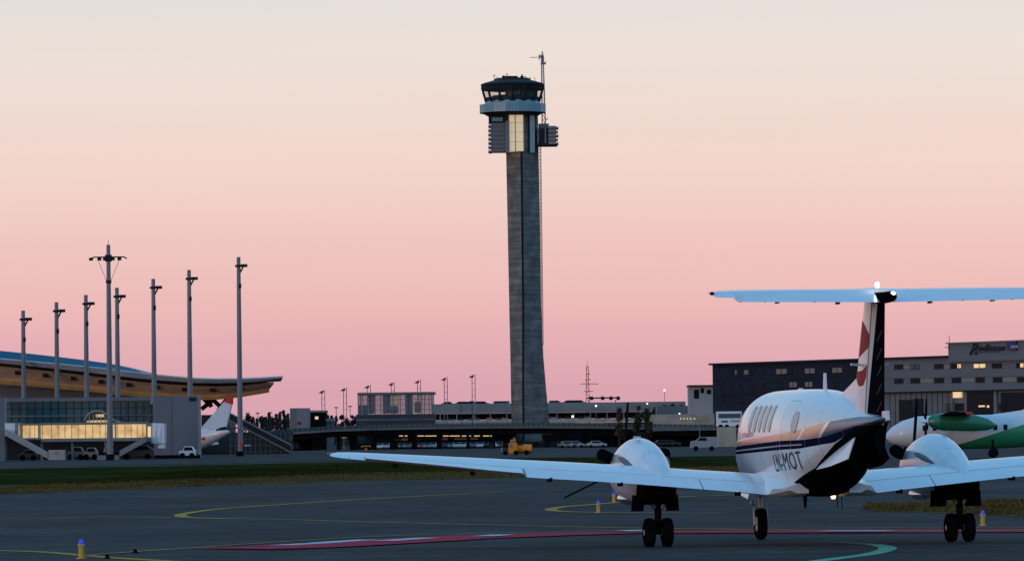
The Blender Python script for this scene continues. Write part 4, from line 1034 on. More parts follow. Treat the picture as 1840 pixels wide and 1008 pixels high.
# --- low glass link building with the sloping stair enclosure, right of the tail
GY = 820.
lk = empty('glass_link_building', (at(450, 800, GY).x, GY+10, 0), 'low dark glass building with a long sloping roof right of the airliner tail', 'building')
b = B(); px_box(b, 412, 520, 776, 822, GY+1, 14, ground=True); b.build('glass_wall', 'dark_glass', lk)
b = B()
for px in range(414, 520, 9): px_box(b, px, px+.8, 777, 820, GY+.85, .14)
for py in (788, 800, 811): px_box(b, 412, 520, py, py+.6, GY+.82, .15)
b.build('mullion', 'grey_cladding', lk)
b = B(); p, q = at(408, 752, GY-2), at(523, 812, GY-2)
b.prism([p, q, q+Vector((0, 0, 1.1)), p+Vector((0, 0, 1.1))], (0, 6, 0)); b.build('sloping_roof', 'dark_steel', lk)
b = B(); b.tube([p+Vector((0, -.1, 1.15)), q+Vector((0, -.1, 1.15))], .12, 5); b.tube([p+Vector((0, -.1, -.05)), q+Vector((0, -.1, -.05))], .10, 5); b.build('roof_rail', 'galvanised', lk)

# --- floodlight masts
def flood_mast(px, ytop, ybase, Y, label, big=False):
    p = at(px, ybase, Y); g = Vector((p.x, Y, 0)); H = at(px, ytop, Y).z
    e = empty('big_floodlight_mast' if big else 'floodlight_mast', g, label, 'floodlight mast', None if big else 'floodlight masts along the pier')
    w = Y/FPX
    b = B(); b.tube([g, g+Vector((0, 0, H*.45)), g+Vector((0, 0, H))], [w*5.6, w*4.9, w*3.5] if big else [w*4.9, w*4.5, w*3.4], 12); b.build('pole', 'galvanised', e, 40)
    b = B(); b.box(g+Vector((0, 0, .35)), (w*14, w*14, .7)); b.build('footing', 'dark_concrete', e)
    if big:
        zz = H-22*w
        b = B(); b.tube([g+Vector((-26*w, 0, zz)), g+Vector((28*w, 0, zz))], w*1.3, 6); b.tube([g+Vector((-26*w, 0, zz)), g+Vector((-33*w, -.3, zz-4*w))], w*1.3, 6); b.tube([g+Vector((28*w, 0, zz)), g+Vector((33*w, -.3, zz-3*w))], w*1.2, 6); b.box(g+Vector((0, 0, zz-2*w)), (w*12, w*9, w*12)); b.build('cross_arm', 'dark_steel', e)
        for s in (-31, -16, -6, 8, 20):
            b = B(); b.box(g+Vector((s*w, -w*3, zz-3.5*w)), (w*7, w*5, w*4.5), 0, Matrix.Rotation(.3, 3, 'X')); b.build('floodlight', 'dark_steel', e)
        for s in (-20, 21):
            b = B(); b.tube([g+Vector((s*w, 0, zz-2*w)), g+Vector((s*.12*w, 0, zz-46*w))], w*.45, 5); b.build('stay_rod', 'galvanised', e)
        b = B(); b.tube([g+Vector((0, 0, H)), g+Vector((0, 0, H+9*w))], w*.5, 5); b.build('lightning_rod', 'galvanised', e)
        b = B(); b.tube([g+Vector((0, 0, zz-42*w)), g+Vector((0, 0, zz-47*w))], w*5.2, 10); b.build('collar', 'dark_steel', e)
    else:
        zz = H-16*w
        b = B(); b.box(g+Vector((0, 0, zz)), (w*12, w*9, w*4)); b.tube([g+Vector((-5*w, 0, zz)), g+Vector((14*w, -w*2, zz+.5*w))], w*1.4, 6); b.tube([g+Vector((2*w, 0, zz-13*w)), g+Vector((8*w, 0, zz-2*w))], w*1.6, 6); b.build('lamp_bracket', 'dark_steel', e)
        for s in (7, 13):
            b = B(); b.box(g+Vector((s*w, -w*2, zz+.5*w)), (w*6, w*5, w*4.2), 0, Matrix.Rotation(.35, 3, 'X')); b.build('floodlight', 'dark_steel', e)
        b = B(); b.box(g+Vector((w*2.5, -w*3.5, H-w*52)), (w*4.5, w*4, w*8)); b.build('junction_box', 'dark_steel', e)
    return e
flood_mast(432, 462, 818, 700, 'tallest plain floodlight mast, rightmost, standing clear of the terminal roof')
flood_mast(342.5, 485, 800, 740, 'floodlight mast rising above the right half of the grey block')
flood_mast(278, 501, 800, 780, 'floodlight mast rising above the left edge of the grey block')
flood_mast(212.5, 517, 800, 805, 'floodlight mast standing close behind the big cross armed mast')
flood_mast(156.5, 530, 800, 812, 'floodlight mast between the big cross armed mast and two shorter ones on its left')
flood_mast(103.5, 543, 800, 815, 'second floodlight mast from the left, before the curved roof')
flood_mast(43.5, 558, 800, 818, 'shortest floodlight mast, leftmost of the row')
flood_mast(198, 440, 826, 590, 'big floodlight mast with cross arm and stay rods in front of the jet bridge', True)
fc = empty('fire_cabinet', (at(434, 816, 698).x, 698, 0), 'small red cabinet mounted at the foot of the rightmost mast', 'cabinet')
b = B(); px_box(b, 430.5, 435.5, 793, 801, 698, .6); b.build('red_box', 'tail_red', fc)
b = B(); px_box(b, 439, 449, 798.5, 801.5, 697.5, .8); b.build('white_box', 'pale_plaster', fc)
b = B(); px_box(b, 436, 438.5, 798, 818, 698.1, .4, ground=True); b.build('post', 'dark_steel', fc)

# ================================================================ elevated road and what stands behind it
BY = 1100.
bridge = empty('elevated_road', (at(860, 800, BY).x, BY, 0), 'long dark elevated road bridge running across behind the aircraft, foot of the tower behind it', 'bridge')
dk = [(470, 781), (540, 775.5), (600, 771.5), (680, 769), (760, 767.5), (860, 766), (960, 765.5), (1060, 766), (1180, 768), (1296, 769.5)]
def strip(name, T, y_off0, y_off1, Y, depth, mt, par):
    b = B(); rg = []
    for x, y in T:
        p, q = at(x, y+y_off0, Y), at(x, y+y_off1, Y); rg.append([p, q, q+Vector((0, depth, 0)), p+Vector((0, depth, 0))])
    return b.loft(rg).build(name, mt, par)
strip('deck_edge', dk, 0, 3.6, BY, 14, 'bridge_concrete', bridge)
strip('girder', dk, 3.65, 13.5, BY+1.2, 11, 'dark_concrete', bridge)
strip('railing', dk, -6.5, -.1, BY+.2, .15, 'rail_glass', bridge)
b = B()
for i in range(90):
    px = 476+i*9.1; y = np_y = None
    for (xa, ya), (xb, yb) in zip(dk, dk[1:]):
        if xa <= px <= xb: y = ya+(yb-ya)*(px-xa)/(xb-xa)
    if y is None: continue
    p, q = at(px, y, BY+.1), at(px, y-7, BY+.1); b.tube([p, q], .05, 4)
b.build('rail_post', 'dark_steel', bridge)
piers = [(566, 575), (606, 611), (628, 641), (672, 676), (700, 708), (740, 748), (787, 794), (838, 843), (884, 889), (1004, 1012), (1046, 1060), (1094, 1104), (1150, 1160)]
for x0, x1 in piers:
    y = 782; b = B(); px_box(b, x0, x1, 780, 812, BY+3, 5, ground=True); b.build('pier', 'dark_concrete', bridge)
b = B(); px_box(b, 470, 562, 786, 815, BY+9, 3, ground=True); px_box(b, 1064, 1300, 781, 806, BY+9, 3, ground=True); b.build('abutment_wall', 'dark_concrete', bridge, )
b = B(); px_box(b, 524, 538, 794, 806, BY+8.9, .08); b.build('blue_door', 'window_teal', bridge)
b = B(); px_box(b, 1291, 1323, 767, 812, BY-90, 8, ground=True); tag(b.build('concrete_pillar', 'tan_concrete'), 'square tan concrete pillar left of the aircraft cabin, white bus above it', 'pillar')

# car park under and behind the bridge
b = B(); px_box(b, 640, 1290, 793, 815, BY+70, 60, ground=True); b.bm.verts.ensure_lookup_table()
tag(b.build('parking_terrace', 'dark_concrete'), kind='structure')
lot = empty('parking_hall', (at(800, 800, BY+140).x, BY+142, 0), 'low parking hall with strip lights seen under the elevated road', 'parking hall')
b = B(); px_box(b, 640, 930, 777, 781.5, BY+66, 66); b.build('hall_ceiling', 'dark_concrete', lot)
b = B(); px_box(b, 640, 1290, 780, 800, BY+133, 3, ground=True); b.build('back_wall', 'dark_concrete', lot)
for x0, x1 in ((717, 724), (727, 732), (750, 762), (764, 784), (796, 806), (808, 826), (830, 846), (852, 862), (868, 879), (881, 886)):
    b = B(); px_box(b, x0, x1, 782.2, 783.6, BY+66, 1.); b.build('strip_light', 'window_warm', lot)

def car_proto(col, key):
    mm('car_'+key, col, .35, .2, var=.05, coat=.5)
    e = empty('parked_car', (0, 0, 0), 'x', 'car', 'cars parked beneath the elevated road')
    prof = [(-2.1, .35), (-2.15, .75), (-1.95, .95), (-1.5, .98), (-.95, 1.42), (.55, 1.45), (1.15, 1.0), (1.95, .85), (2.12, .6), (2.1, .35)]
    b = B(); b.loft([[(x, y, z) for x, z in prof] for y in (-.85, .85)]); body = b.build('body', 'car_'+key, e, bevel=.05)
    b = B()
    for s in (-1, 1): b.prism([(-1.35, s*.85, 1.0), (-.9, s*.85, 1.36), (.5, s*.85, 1.38), (1.0, s*.85, 1.0)], (0, s*.012, 0))
    b.prism([(.62, -.72, 1.42), (1.14, -.75, 1.03), (1.14, .75, 1.03), (.62, .72, 1.42)], (.02, 0, .02)); b.prism([(-1.46, -.72, 1.02), (-1.02, -.7, 1.40), (-1.02, .7, 1.40), (-1.46, .72, 1.02)], (-.02, 0, .02))
    b.build('glazing', 'window_dark', e)
    for x in (-1.3, 1.3):
        for s in (-1, 1):
            b = B(); b.tube([(x, s*.70, .32), (x, s*.88, .32)], .32, 12); b.build('wheel', 'black_rubber', e, 40)
    b = B(); b.box((2.12, .6, .68), (.06, .35, .14)); b.box((2.12, -.6, .68), (.06, .35, .14)); b.build('headlight', 'sign_white', e)
    return e
protos = [car_proto(c, k) for c, k in (((.45, .46, .48), 'silver'), ((.55, .55, .55), 'white'), ((.03, .035, .045), 'dark'), ((.10, .12, .16), 'blue'), ((.16, .03, .03), 'red'))]
used = set()
def put_car(px, Y, z, rz, k, label, group):
    loc = Vector((gx(px, Y), Y, z))
    if k not in used:
        used.add(k); o = protos[k]; o.location = loc; o.rotation_euler = (0, 0, rz); o['label'] = label; o['group'] = group
    else: dup(protos[k], loc, label, group, rz)
zt_ = at(800, 793, BY+70).z
CN = {0: 'silver', 1: 'white', 2: 'dark', 3: 'blue', 4: 'red'}
ord_ = [1, 0, 2, 3, 4]
n = 0
for px in (682, 694, 722, 733, 757, 768, 778, 801, 811, 821, 831, 851, 862, 872, 897):
    k = ord_[n] if n < 5 else random.choice((0, 0, 1, 2, 3)); n += 1
    put_car(px, BY+60+random.uniform(-1, 1), 0, R(90 if random.random() < .5 else -90), k, '%s car parked in the front row beneath the elevated road' % CN[k], '%s cars in the front row beneath the road' % CN[k])
for px in (716, 727, 753, 765, 777, 799, 811, 823, 835, 852, 865, 877, 890):
    k = random.choice((0, 1, 2, 2, 3)); put_car(px, BY+76, zt_, R(90), k, '%s car in the raised back row beneath the elevated road' % CN[k], '%s cars in the back row beneath the road' % CN[k])
for px in (1020, 1033, 1072, 1190, 1204):
    k = random.choice((0, 1, 2)); put_car(px, BY-30+random.uniform(-4, 4), 0, R(8), k, '%s car on the ground road right of the tower, before the dark wall' % CN[k], '%s cars right of the tower' % CN[k])

# multi storey car park behind
GYD = 1420.
gar = empty('parking_garage', (at(1010, 800, GYD).x, GYD+30, 0), 'long pale multi storey car park behind the foot of the control tower', 'car park')
b = B(); px_box(b, 776, 1232, 723.5, 741, GYD, 1.); b.build('roof_parapet', 'pale_concrete', gar)
b = B(); px_box(b, 776, 1240, 752.5, 759.5, GYD-.4, 1.4); b.build('lower_parapet', 'tan_concrete', gar)
b = B(); px_box(b, 776, 1240, 742, 752, GYD+14, 1.); px_box(b, 776, 1240, 741.2, 743, GYD+1.1, 60); px_box(b, 776, 1240, 756, 757.5, GYD+1.1, 60); b.build('deck', 'dark_concrete', gar)
b = B(); px_box(b, 776, 1240, 760, 775, GYD+3, 1., ground=True); b.build('base_wall', 'dark_concrete', gar)
for px in list(range(790, 1240, 30)):
    b = B(); px_box(b, px, px+1.8, 741, 752.5, GYD+.3, .6); b.build('column', 'pale_concrete', gar)
zlow = at(900, 756, GYD).z; ztop = at(900, 741, GYD).z+.2
for px in (800, 812, 828, 846, 858, 880, 896, 908, 994, 1004, 1020, 1044, 1056, 1075, 1092, 1120, 1140, 1170):
    k = random.choice((0, 2, 2, 3, 2)); put_car(px, GYD+5, zlow, R(90), k, '%s car on the open middle deck of the pale car park' % CN[k], '%s cars on the car park middle deck' % CN[k])
zr_ = at(900, 724.5, GYD).z-.75
for px in (806, 830, 836, 848, 862, 868, 893, 899, 905, 911, 993, 1000, 1024, 1030, 1036, 1042):
    k = random.choice((2, 3, 2)); put_car(px, GYD+6, zr_, R(90 if px % 2 else 0), k, '%s car on the open roof of the pale car park, against the sky' % CN[k], '%s cars on the car park roof' % CN[k])
b = B(); px_box(b, 776, 1232, 725, 741, GYD+16, .5); b.build('roof_slab', 'pale_concrete', gar)

# glass box pavilion with lattice
PY = 1230.
box = empty('glass_pavilion', (at(712, 800, PY).x, PY+9, 0), 'framed glass pavilion with slender columns and flat roof behind the bridge', 'pavilion')
b = B(); px_box(b, 642, 781, 704.5, 708.5, PY-.5, 19); b.build('flat_roof', 'grey_cladding', box)
for px in (643.5, 651, 662, 674, 684, 694, 706, 719, 731, 741, 752, 763, 771, 779):
    b = B(); px_box(b, px-.8, px+.8, 708.5, 744, PY, .35); b.build('column', 'galvanised', box)
for px in (648, 668, 690, 712, 736, 758, 776):
    b = B(); px_box(b, px-.7, px+.7, 708.5, 744, PY+17, .35); b.build('column', 'dark_steel', box)
b = B()
for y in (717, 726, 735): px_box(b, 643, 780, y, y+.7, PY+.1, .2)
b.build('cross_rail', 'galvanised', box)
b = B(); px_box(b, 660, 672, 709, 743, PY+4, 6); px_box(b, 728, 741, 709, 743, PY+6, 5); px_box(b, 644, 659, 728, 744, PY+2, 6); b.build('stair_core', 'grey_cladding', box)
b = B(); px_box(b, 688, 716, 709, 743, PY+5, .2); b.build('glass_wall', 'pale_teal', box)
b = B(); px_box(b, 702, 715, 711, 729, PY+4.8, .1); b.build('lit_pane', 'warm_panel', box)
b = B(); px_box(b, 745, 755, 722, 741, PY+3, 2); b.build('red_panel', 'red_paint', box)
b = B(); px_box(b, 644, 780, 709, 743, PY+.5, .06); b.build('glass_front', 'box_glass', box)
b = B(); px_box(b, 640, 782, 744, 768, PY-1, 22, ground=True); b.build('base', 'dark_glass', box)
b = B(); px_box(b, 640, 782, 752, 755, PY-1.2, .15); px_box(b, 640, 782, 743.5, 745, PY-1.2, 22); b.build('floor_band', 'bridge_concrete', box)

# small buildings left of it
b = B(); px_box(b, 521, 554, 733, 768, 1180, 12, ground=True); k1 = b.build('grey_kiosk', 'pale_concrete', None); tag(k1, 'pale grey box building beyond the left end of the elevated road', 'building')
b = B(); px_box(b, 535, 540.5, 757, 763, 1179.9, .08); b.build('red_sign', 'red_paint', k1)
b = B(); px_box(b, 521.5, 532, 734, 768, 1179.9, .08, ground=True); b.build('side_panel', 'grey_cladding', k1)
k2 = empty('flat_roofed_building', (at(570, 800, 1200).x, 1205, 0), 'low dark flat roofed building just right of the grey box building', 'building')
b = B(); px_box(b, 555, 585, 741, 770, 1200, 10, ground=True); b.build('wall', 'dark_concrete', k2)
b = B(); px_box(b, 553, 586, 737, 740.8, 1199, 12); b.build('roof', 'pale_concrete', k2)
b = B(); px_box(b, 566, 572, 748, 753, 1199.9, .08); b.build('lit_window', 'window_warm', k2)
k3 = empty('white_shed', (at(593, 800, 1190).x, 1192, 0), 'small white roofed shed right of the dark flat roofed building', 'shed')
b = B(); px_box(b, 586, 600, 752, 757, 1189, 8); b.build('roof', 'pale_concrete', k3)
b = B(); px_box(b, 587, 599, 757.2, 768, 1190, 6, ground=True); b.build('wall', 'grey_cladding', k3)

# road lights in pairs, with angled floodlight heads
def road_light(px, ytop, Y):
    p = at(px, ytop, Y); g = Vector((p.x, Y, 0)); w = Y/FPX
    e = empty('twin_road_light', g, 'x', 'road light', 'twin post road lights behind the bridge')
    for s in (0, 5.5):
        b = B(); b.tube([g+Vector((s*w, 0, 0)), g+Vector((s*w, 0, p.z+(2.*w if s else -2*w)))], w*.75, 6); b.build('post', 'galvanised', e)
    for k in range(4):
        b = B(); b.tube([g+Vector((0, 0, p.z-(14+k*12)*w)), g+Vector((5.5*w, 0, p.z-(14+k*12)*w))], w*.35, 4); b.build('rung', 'galvanised', e)
    b = B(); b.prism([g+Vector((-6*w, 0, p.z-4*w)), g+Vector((1.5*w, 0, p.z-5*w)), g+Vector((4*w, 0, p.z)), g+Vector((1*w, 0, p.z+.5*w))], (0, .8, 0)); b.build('lamp_head', 'dark_steel', e)
    return e
rl0 = None
NM = ['rightmost, just left of the control tower', 'second left of the control tower', 'third left of the control tower', 'fourth left of the control tower', 'above the left half of the pavilion', 'just left of the pavilion', 'leftmost, above the dark flat roofed building']
for i, (px, yt, Y) in enumerate(((848, 674, 1300), (798, 679, 1315), (750, 684, 1330), (703, 688, 1345), (660, 693, 1360), (617, 698, 1375), (578, 702, 1390))):
    o = road_light(px, yt, Y); o['label'] = 'twin post road light, '+NM[i]
def low_light(px, y0, Y, lb):
    p = at(px, y0, Y); g = Vector((p.x, Y, 0)); w = Y/FPX; e = empty('low_lamp_post', g, lb, 'lamp post', 'low twin headed lamp posts')
    b = B(); b.tube([g, g+Vector((0, 0, p.z))], w*.6, 5); b.build('post', 'dark_steel', e)
    b = B(); b.box(g+Vector((0, 0, p.z)), (w*7, w*2, w*1.8)); b.build('lamp_head', 'dark_steel', e)
for px, y, lb in ((604, 732, 'low dark lamp post left of the two near the pavilion'), (629, 730, 'low dark lamp post right of the two near the pavilion'), (463, 742, 'low dark lamp post beside the rightmost mast, leftmost of its kind'), (485, 741, 'low dark lamp post before the conifers'), (505, 740, 'low dark lamp post just left of the grey box building'), (828, 722, 'low dark lamp post left end of the car park roof'), (848, 721, 'low dark lamp post on the car park near the tower')):
    low_light(px, y, 1280, lb)
def glow_lamp(px, y, Y, r, lb, mt='white_lamp'):
    p = at(px, y, Y); g = Vector((p.x, Y, 0)); e = empty('glowing_lamp_post', g, lb, 'lamp post', 'glowing lamp posts')
    b = B(); b.tube([g, g+Vector((0, 0, p.z-r))], .07, 5); b.build('post', 'galvanised', e)
    b = B(); b.ball(p, r); b.build('lamp', mt, e, 40)
for a in ((1194, 701, 1400, .30, 'glowing lamp high against the pink sky over the right end of the car park'), (1163, 725, 1350, .24, 'glowing white lamp above the autumn trees'), (1071, 729, 1380, .30, 'glowing lamp just right of the lattice radio mast'), (1029, 748, 1380, .36, 'brightest glowing lamp, right beside the foot of the tower'), (1221, 743, 1300, .22, 'glowing lamp above the small sloping roof')): glow_lamp(*a)
b = B(); px_box(b, 1055, 1112, 713.5, 716, 1500, .8)
for px in (1060, 1080, 1095, 1108): px_box(b, px, px+6, 712, 718.5, 1499.5, 2)
gan = b.build('sign_gantry', 'dark_steel', None); tag(gan, 'dark horizontal sign gantry on the skyline right of the radio mast', 'gantry')
b = B()
for px in (1058, 1106): px_box(b, px, px+1.5, 718, 800, 1500.2, .4, ground=True)
b.build('gantry_post', 'dark_steel', gan)
# radio mast
Y = 1500.; rm = empty('radio_mast', (at(1057, 800, Y).x, Y, 0), 'slender lattice radio mast with cross arms on the skyline right of the tower', 'mast')
b = B(); z1 = at(1057, 657, Y).z; gx0 = at(1057, 800, Y).x
for s in ((-1, -1), (1, -1), (1, 1), (-1, 1)): b.tube([(gx0+s[0]*.75, Y+s[1]*.75, 0), (gx0+s[0]*.28, Y+s[1]*.28, z1)], .08, 4)
for i in range(26):
    f0, f1 = i/26, (i+1)/26; w0, w1 = .75-.47*f0, .75-.47*f1; sg = 1 if i % 2 else -1
    b.tube([(gx0-sg*w0, Y-w0, z1*f0), (gx0+sg*w1, Y-w1, z1*f1)], .06, 4)
b.tube([(gx0, Y, z1), (gx0, Y, at(1057, 648, Y).z)], .05, 4)
b.build('lattice', 'dark_steel', rm)
for y, x0, x1 in ((689.5, 1043, 1075), (682, 1052, 1062), (672, 1053, 1061), (703, 1050, 1066)):
    b = B(); b.tube([at(x0, y, Y), at(x1, y, Y)], .09, 4); b.build('cross_arm', 'dark_steel', rm)

# trees: tapering trunk, limbs and a crown of many leaf faces
def tree(px, ytop, Y, width, kind, label, name, cat='tree', group=None, seed=0, ybot=None):
    rnd = random.Random(seed); g = Vector((gx(px, Y), Y, 0)); H = at(px, ytop, Y).z; w = width*Y/FPX
    if ybot: g.z = 0
    e = empty(name, g, label, cat, group)
    b = B(); b.tube([g, g+Vector((.1, 0, H*.5)), g+Vector((0, 0, H*.96))], [max(.12, H*.03), H*.018, H*.004], 7)
    for k in range(7):
        z = H*rnd.uniform(.3, .8); a = rnd.uniform(0, 6.28); l = w*.4*(1-z/H*.6); b.tube([g+Vector((0, 0, z)), g+Vector((math.cos(a)*l, math.sin(a)*l, z+l*.5))], [H*.008, H*.003], 5)
    b.build('trunk', 'trunk', e)
    b = B()
    if kind == 'conifer':
        for _ in range(750):
            f = rnd.random()**.8; z = H*(.12+.88*f); r = w*.5*(1-f)*rnd.uniform(.3, 1.1)+.05; a = rnd.uniform(0, 6.28); c = g+Vector((math.cos(a)*r, math.sin(a)*r, z)); s = H*.05*rnd.uniform(.5, 1.2)
            d = Vector((math.cos(a), math.sin(a), -.5))*s; t = Vector((-math.sin(a), math.cos(a), 0))*s*.6; b.face([c-t, c+t, c+d+t*.3, c+d-t*.3])
    else:
        cl = []
        for _ in range(16):
            f = rnd.uniform(.25, .95); a = rnd.uniform(0, 6.28); r = w*.5*math.sin(math.pi*min(1, f*.9+.08))*rnd.uniform(.2, .95); cl.append((g+Vector((math.cos(a)*r, math.sin(a)*r, H*f)), w*.16*rnd.uniform(.6, 1.2)))
        for c, r in cl:
            for _ in range(50):
                q = c+Vector((rnd.gauss(0, r*.6), rnd.gauss(0, r*.6), rnd.gauss(0, r*.9))); s = H*.042*rnd.uniform(.5, 1.3)
                if q.z > H*1.02 or q.z < .2: continue
                n = Vector((rnd.gauss(0, 1), rnd.gauss(0, 1), rnd.gauss(0, 1))).normalized(); u = n.orthogonal().normalized()*s; v = n.cross(u); b.face([q-u, q-v*.6, q+u, q+v*.6])
    mt = {'conifer': 'conifer', 'brown': 'leaf_brown', 'olive': 'leaf_olive', 'bush': 'conifer'}[kind]
    b.build('crown', mt, e)
    return e
cl = [(447, 742, 16), (455, 748, 16), (462, 751, 12), (471, 745, 11), (478, 748, 13), (484, 741, 9), (490, 747, 12), (497, 743, 8), (503, 741, 9), (509, 738, 9), (513, 745, 10), (518, 742, 8)]
for i, (px, y, w) in enumerate(cl):
    tree(px, y, 1350+i*5, w*1.5, 'conifer' if i % 3 else 'bush', 'dark conifer in the cluster of trees left of the grey box building', 'conifer_tree', 'tree', 'dark conifers left of the grey box building', i)
for i, (px, y, w) in enumerate(((605, 746, 14), (614, 744, 12), (624, 748, 16), (634, 743, 12), (640, 747, 10), (589, 737, 6), (596, 745, 8))):
    tree(px, y, 1290+i*4, w, 'bush', 'dark bushy tree in the cluster between the white shed and the pavilion', 'bushy_tree', 'tree', 'dark bushes left of the pavilion', 30+i)
for px, y, w, k, lb in ((1113, 733, 18, 'brown', 'rusty brown autumn tree, left of the three before the dark wall'), (1147, 727, 18, 'olive', 'olive green autumn tree, middle of the three and tallest'), (1163, 733, 20, 'olive', 'olive brown autumn tree, right of the three and widest')):
    tree(px, y, 1050, w, k, lb, 'autumn_tree', 'tree', None, px)
for i, px in enumerate(range(884, 1046, 15)):
    tree(px+random.uniform(-3, 3), 793+random.uniform(-2, 2), 1060, 22, 'bush', 'dark hedge bush in the row before the foot of the tower', 'hedge_bush', 'bush', 'dark hedge bushes before the tower', 70+i)
for i, (px, y) in enumerate(((1180, 731), (1196, 728), (1210, 726), (1224, 729), (1238, 732), (1250, 738), (1262, 742), (1273, 740))):
    tree(px, y, 1330, 24, 'bush', 'dark tree in the row left of the hotel', 'dark_tree', 'tree', 'dark trees left of the hotel', 90+i)
# far wooded ridge closing the horizon
b = B(); rg = []
for i in range(121):
    x = -900+15*i; h = 3.2+1.3*math.sin(i*.37)+1.0*math.sin(i*1.13+1)+random.uniform(-.5, .5); rg.append([(x, 2600, -1), (x, 2600, h), (x, 2700, h), (x, 2700, -1)])
tag(b.loft(rg).build('wooded_ridge', 'far_land'), kind='structure')

# ================================================================ hotel
def P2(px, Y): return Vector((gx(px, Y), Y, 0))
hot = empty('hotel_building', (gx(1600, 1140), 1140, 0), 'long grey slab hotel with rows of windows and a sign tower behind the aircraft', 'hotel')
HA, HB = P2(1281, 1185), P2(1900, 1075)      # facade line, nearer on the right
hd = (HB-HA).normalized(); hn = Vector((hd.y, -hd.x, 0))   # hn points to the camera
if hn.y > 0: hn = -hn
def hp(px, py, off=0.):
    """point on the facade plane (moved off towards the camera) at photo pixel"""
    dx, dy = (px-920)/FPX, (504-py)/FPX; d = fwd+rt*dx+up*dy; o = Vector((0, 0, HCAM)); t = (HA+hn*off-o).dot(hn)/d.dot(hn); return o+d*t
def hbox(b, x0, x1, y0, y1, o0, o1, ground=False, mi=0):
    a, c = hp(x0, (y0+y1)/2), hp(x1, (y0+y1)/2); xm = (x0+x1)/2; z1 = hp(xm, y0).z; z0 = 0. if ground else hp(xm, y1).z
    a.z = c.z = 0
    b.prism([a+hn*o0+Vector((0, 0, z0)), c+hn*o0+Vector((0, 0, z0)), c+hn*o0+Vector((0, 0, z1)), a+hn*o0+Vector((0, 0, z1))], hn*(o1-o0)); return b
b = B(); hbox(b, 1281, 1560, 650.5, 800, -14, 0, True); b.build('left_wing', 'hotel_dark', hot)
b = B(); hbox(b, 1560.05, 1900, 641, 800, -14.2, .1, True); b.build('right_wing', 'hotel_grey', hot)
b = B(); hbox(b, 1278.5, 1706, 645.7, 649.2, -15, .9); b.build('roof_cornice', 'hotel_dark', hot)
b = B(); hbox(b, 1707, 1900, 614, 645, -12, .5); b.build('sign_tower', 'hotel_grey', hot)
b = B(); hbox(b, 1705.5, 1900, 612, 614.2, -12.6, 1.0); b.build('tower_coping', 'pale_concrete', hot)
b = B(); hbox(b, 1706.5, 1900, 645.2, 648, -1, .8); b.build('tower_cornice', 'hotel_grey', hot)
b = B(); hbox(b, 1585, 1900, 664.5, 677, .1, .22); hbox(b, 1585, 1900, 691, 701, .1, 1.2); b.build('wall_band', 'hotel_grey', hot)
b = B(); hbox(b, 1585, 1900, 701, 703.5, .1, 1.0); hbox(b, 1281, 1560, 678, 679.2, 0, .15); hbox(b, 1281, 1560, 704, 705.2, 0, .15); b.build('shadow_band', 'dark_steel', hot)
def win(x0, x1, y0, y1, mt, off=0.):
    b = B(); hbox(b, x0, x1, y0, y1, off, off+.07); w = b.build('window', mt, hot)
    b = B(); xm = (x0+x1)/2
    hbox(b, x0-.5, x1+.5, y1, y1+.8, off, off+.25); hbox(b, x0-.5, x1+.5, y0-.7, y0, off, off+.16); hbox(b, xm-.35, xm+.35, y0, y1, off+.075, off+.13); b.build('frame', 'dark_steel', w)
for x0, x1, mt in ((1308, 1316, 'window_dark'), (1325, 1333, 'window_dark'), (1346, 1354, 'window_dark'), (1367, 1376, 'window_dark'), (1395, 1414, 'window_dim'), (1417, 1424, 'window_dark'), (1447, 1464, 'window_dim'), (1489, 1493, 'window_dark'), (1496, 1513, 'window_dim'), (1526, 1536, 'window_dark')): win(x0, x1, 664.5-(x0-1310)*.022, 673.5-(x0-1310)*.022, mt)
for x0, x1, mt in ((1293, 1300, 'window_dark'), (1309, 1317, 'window_dark'), (1326, 1334, 'window_dark'), (1348, 1359, 'window_dark'), (1368, 1377, 'window_dark'), (1397, 1406, 'window_dark'), (1419, 1432, 'window_dim'), (1447, 1460, 'window_dim'), (1495, 1506, 'window_dark'), (1524, 1534, 'window_dark')): win(x0, x1, 688.5-(x0-1310)*.02, 697.5-(x0-1310)*.02, mt)
for x0, x1 in ((1294, 1301), (1311, 1319), (1328, 1336)): win(x0, x1, 713.5, 722, 'window_dark')
for x0, x1, mt in ((1608, 1623.5, 'window_dark'), (1637, 1653, 'window_teal'), (1679.5, 1696, 'window_dark'), (1709, 1721, 'window_dark'), (1721.3, 1727, 'window_warm'), (1751, 1771, 'window_warm'), (1783, 1801, 'window_dark'), (1827, 1834, 'window_dark'), (1834.3, 1846, 'window_warm')): win(x0, x1, 655.3-(x0-1610)*.012, 662.5-(x0-1610)*.012, mt, .1)
for x0, x1, mt in ((1608, 1624, 'window_dark'), (1637, 1654, 'window_dark'), (1680, 1697, 'window_dark'), (1711, 1728, 'window_dark'), (1754, 1770, 'window_dark'), (1785, 1802, 'window_dark'), (1829, 1846, 'window_dark')): win(x0, x1, 680-(x0-1610)*.012, 688-(x0-1610)*.012, mt, .1)
for x0, x1 in ((1656, 1678), (1729, 1752), (1803, 1827)):
    b = B(); hbox(b, x0, x1, 680.5-(x0-1610)*.012, 688-(x0-1610)*.012, .1, .2); b.build('pale_panel', 'hotel_panel', hot)
for x0, x1 in ((1625, 1635), (1698, 1707), (1322, 1324.5), (1338, 1345)):
    b = B(); hbox(b, x0, x1, 656 if x0 > 1500 else 665, 662 if x0 > 1500 else 672.5, 0, .16); b.build('pale_panel', 'hotel_panel', hot)
b = B(); hbox(b, 1739, 1786, 703.6, 800, .1, .2, True); b.build('entrance_opening', 'window_dark', hot)
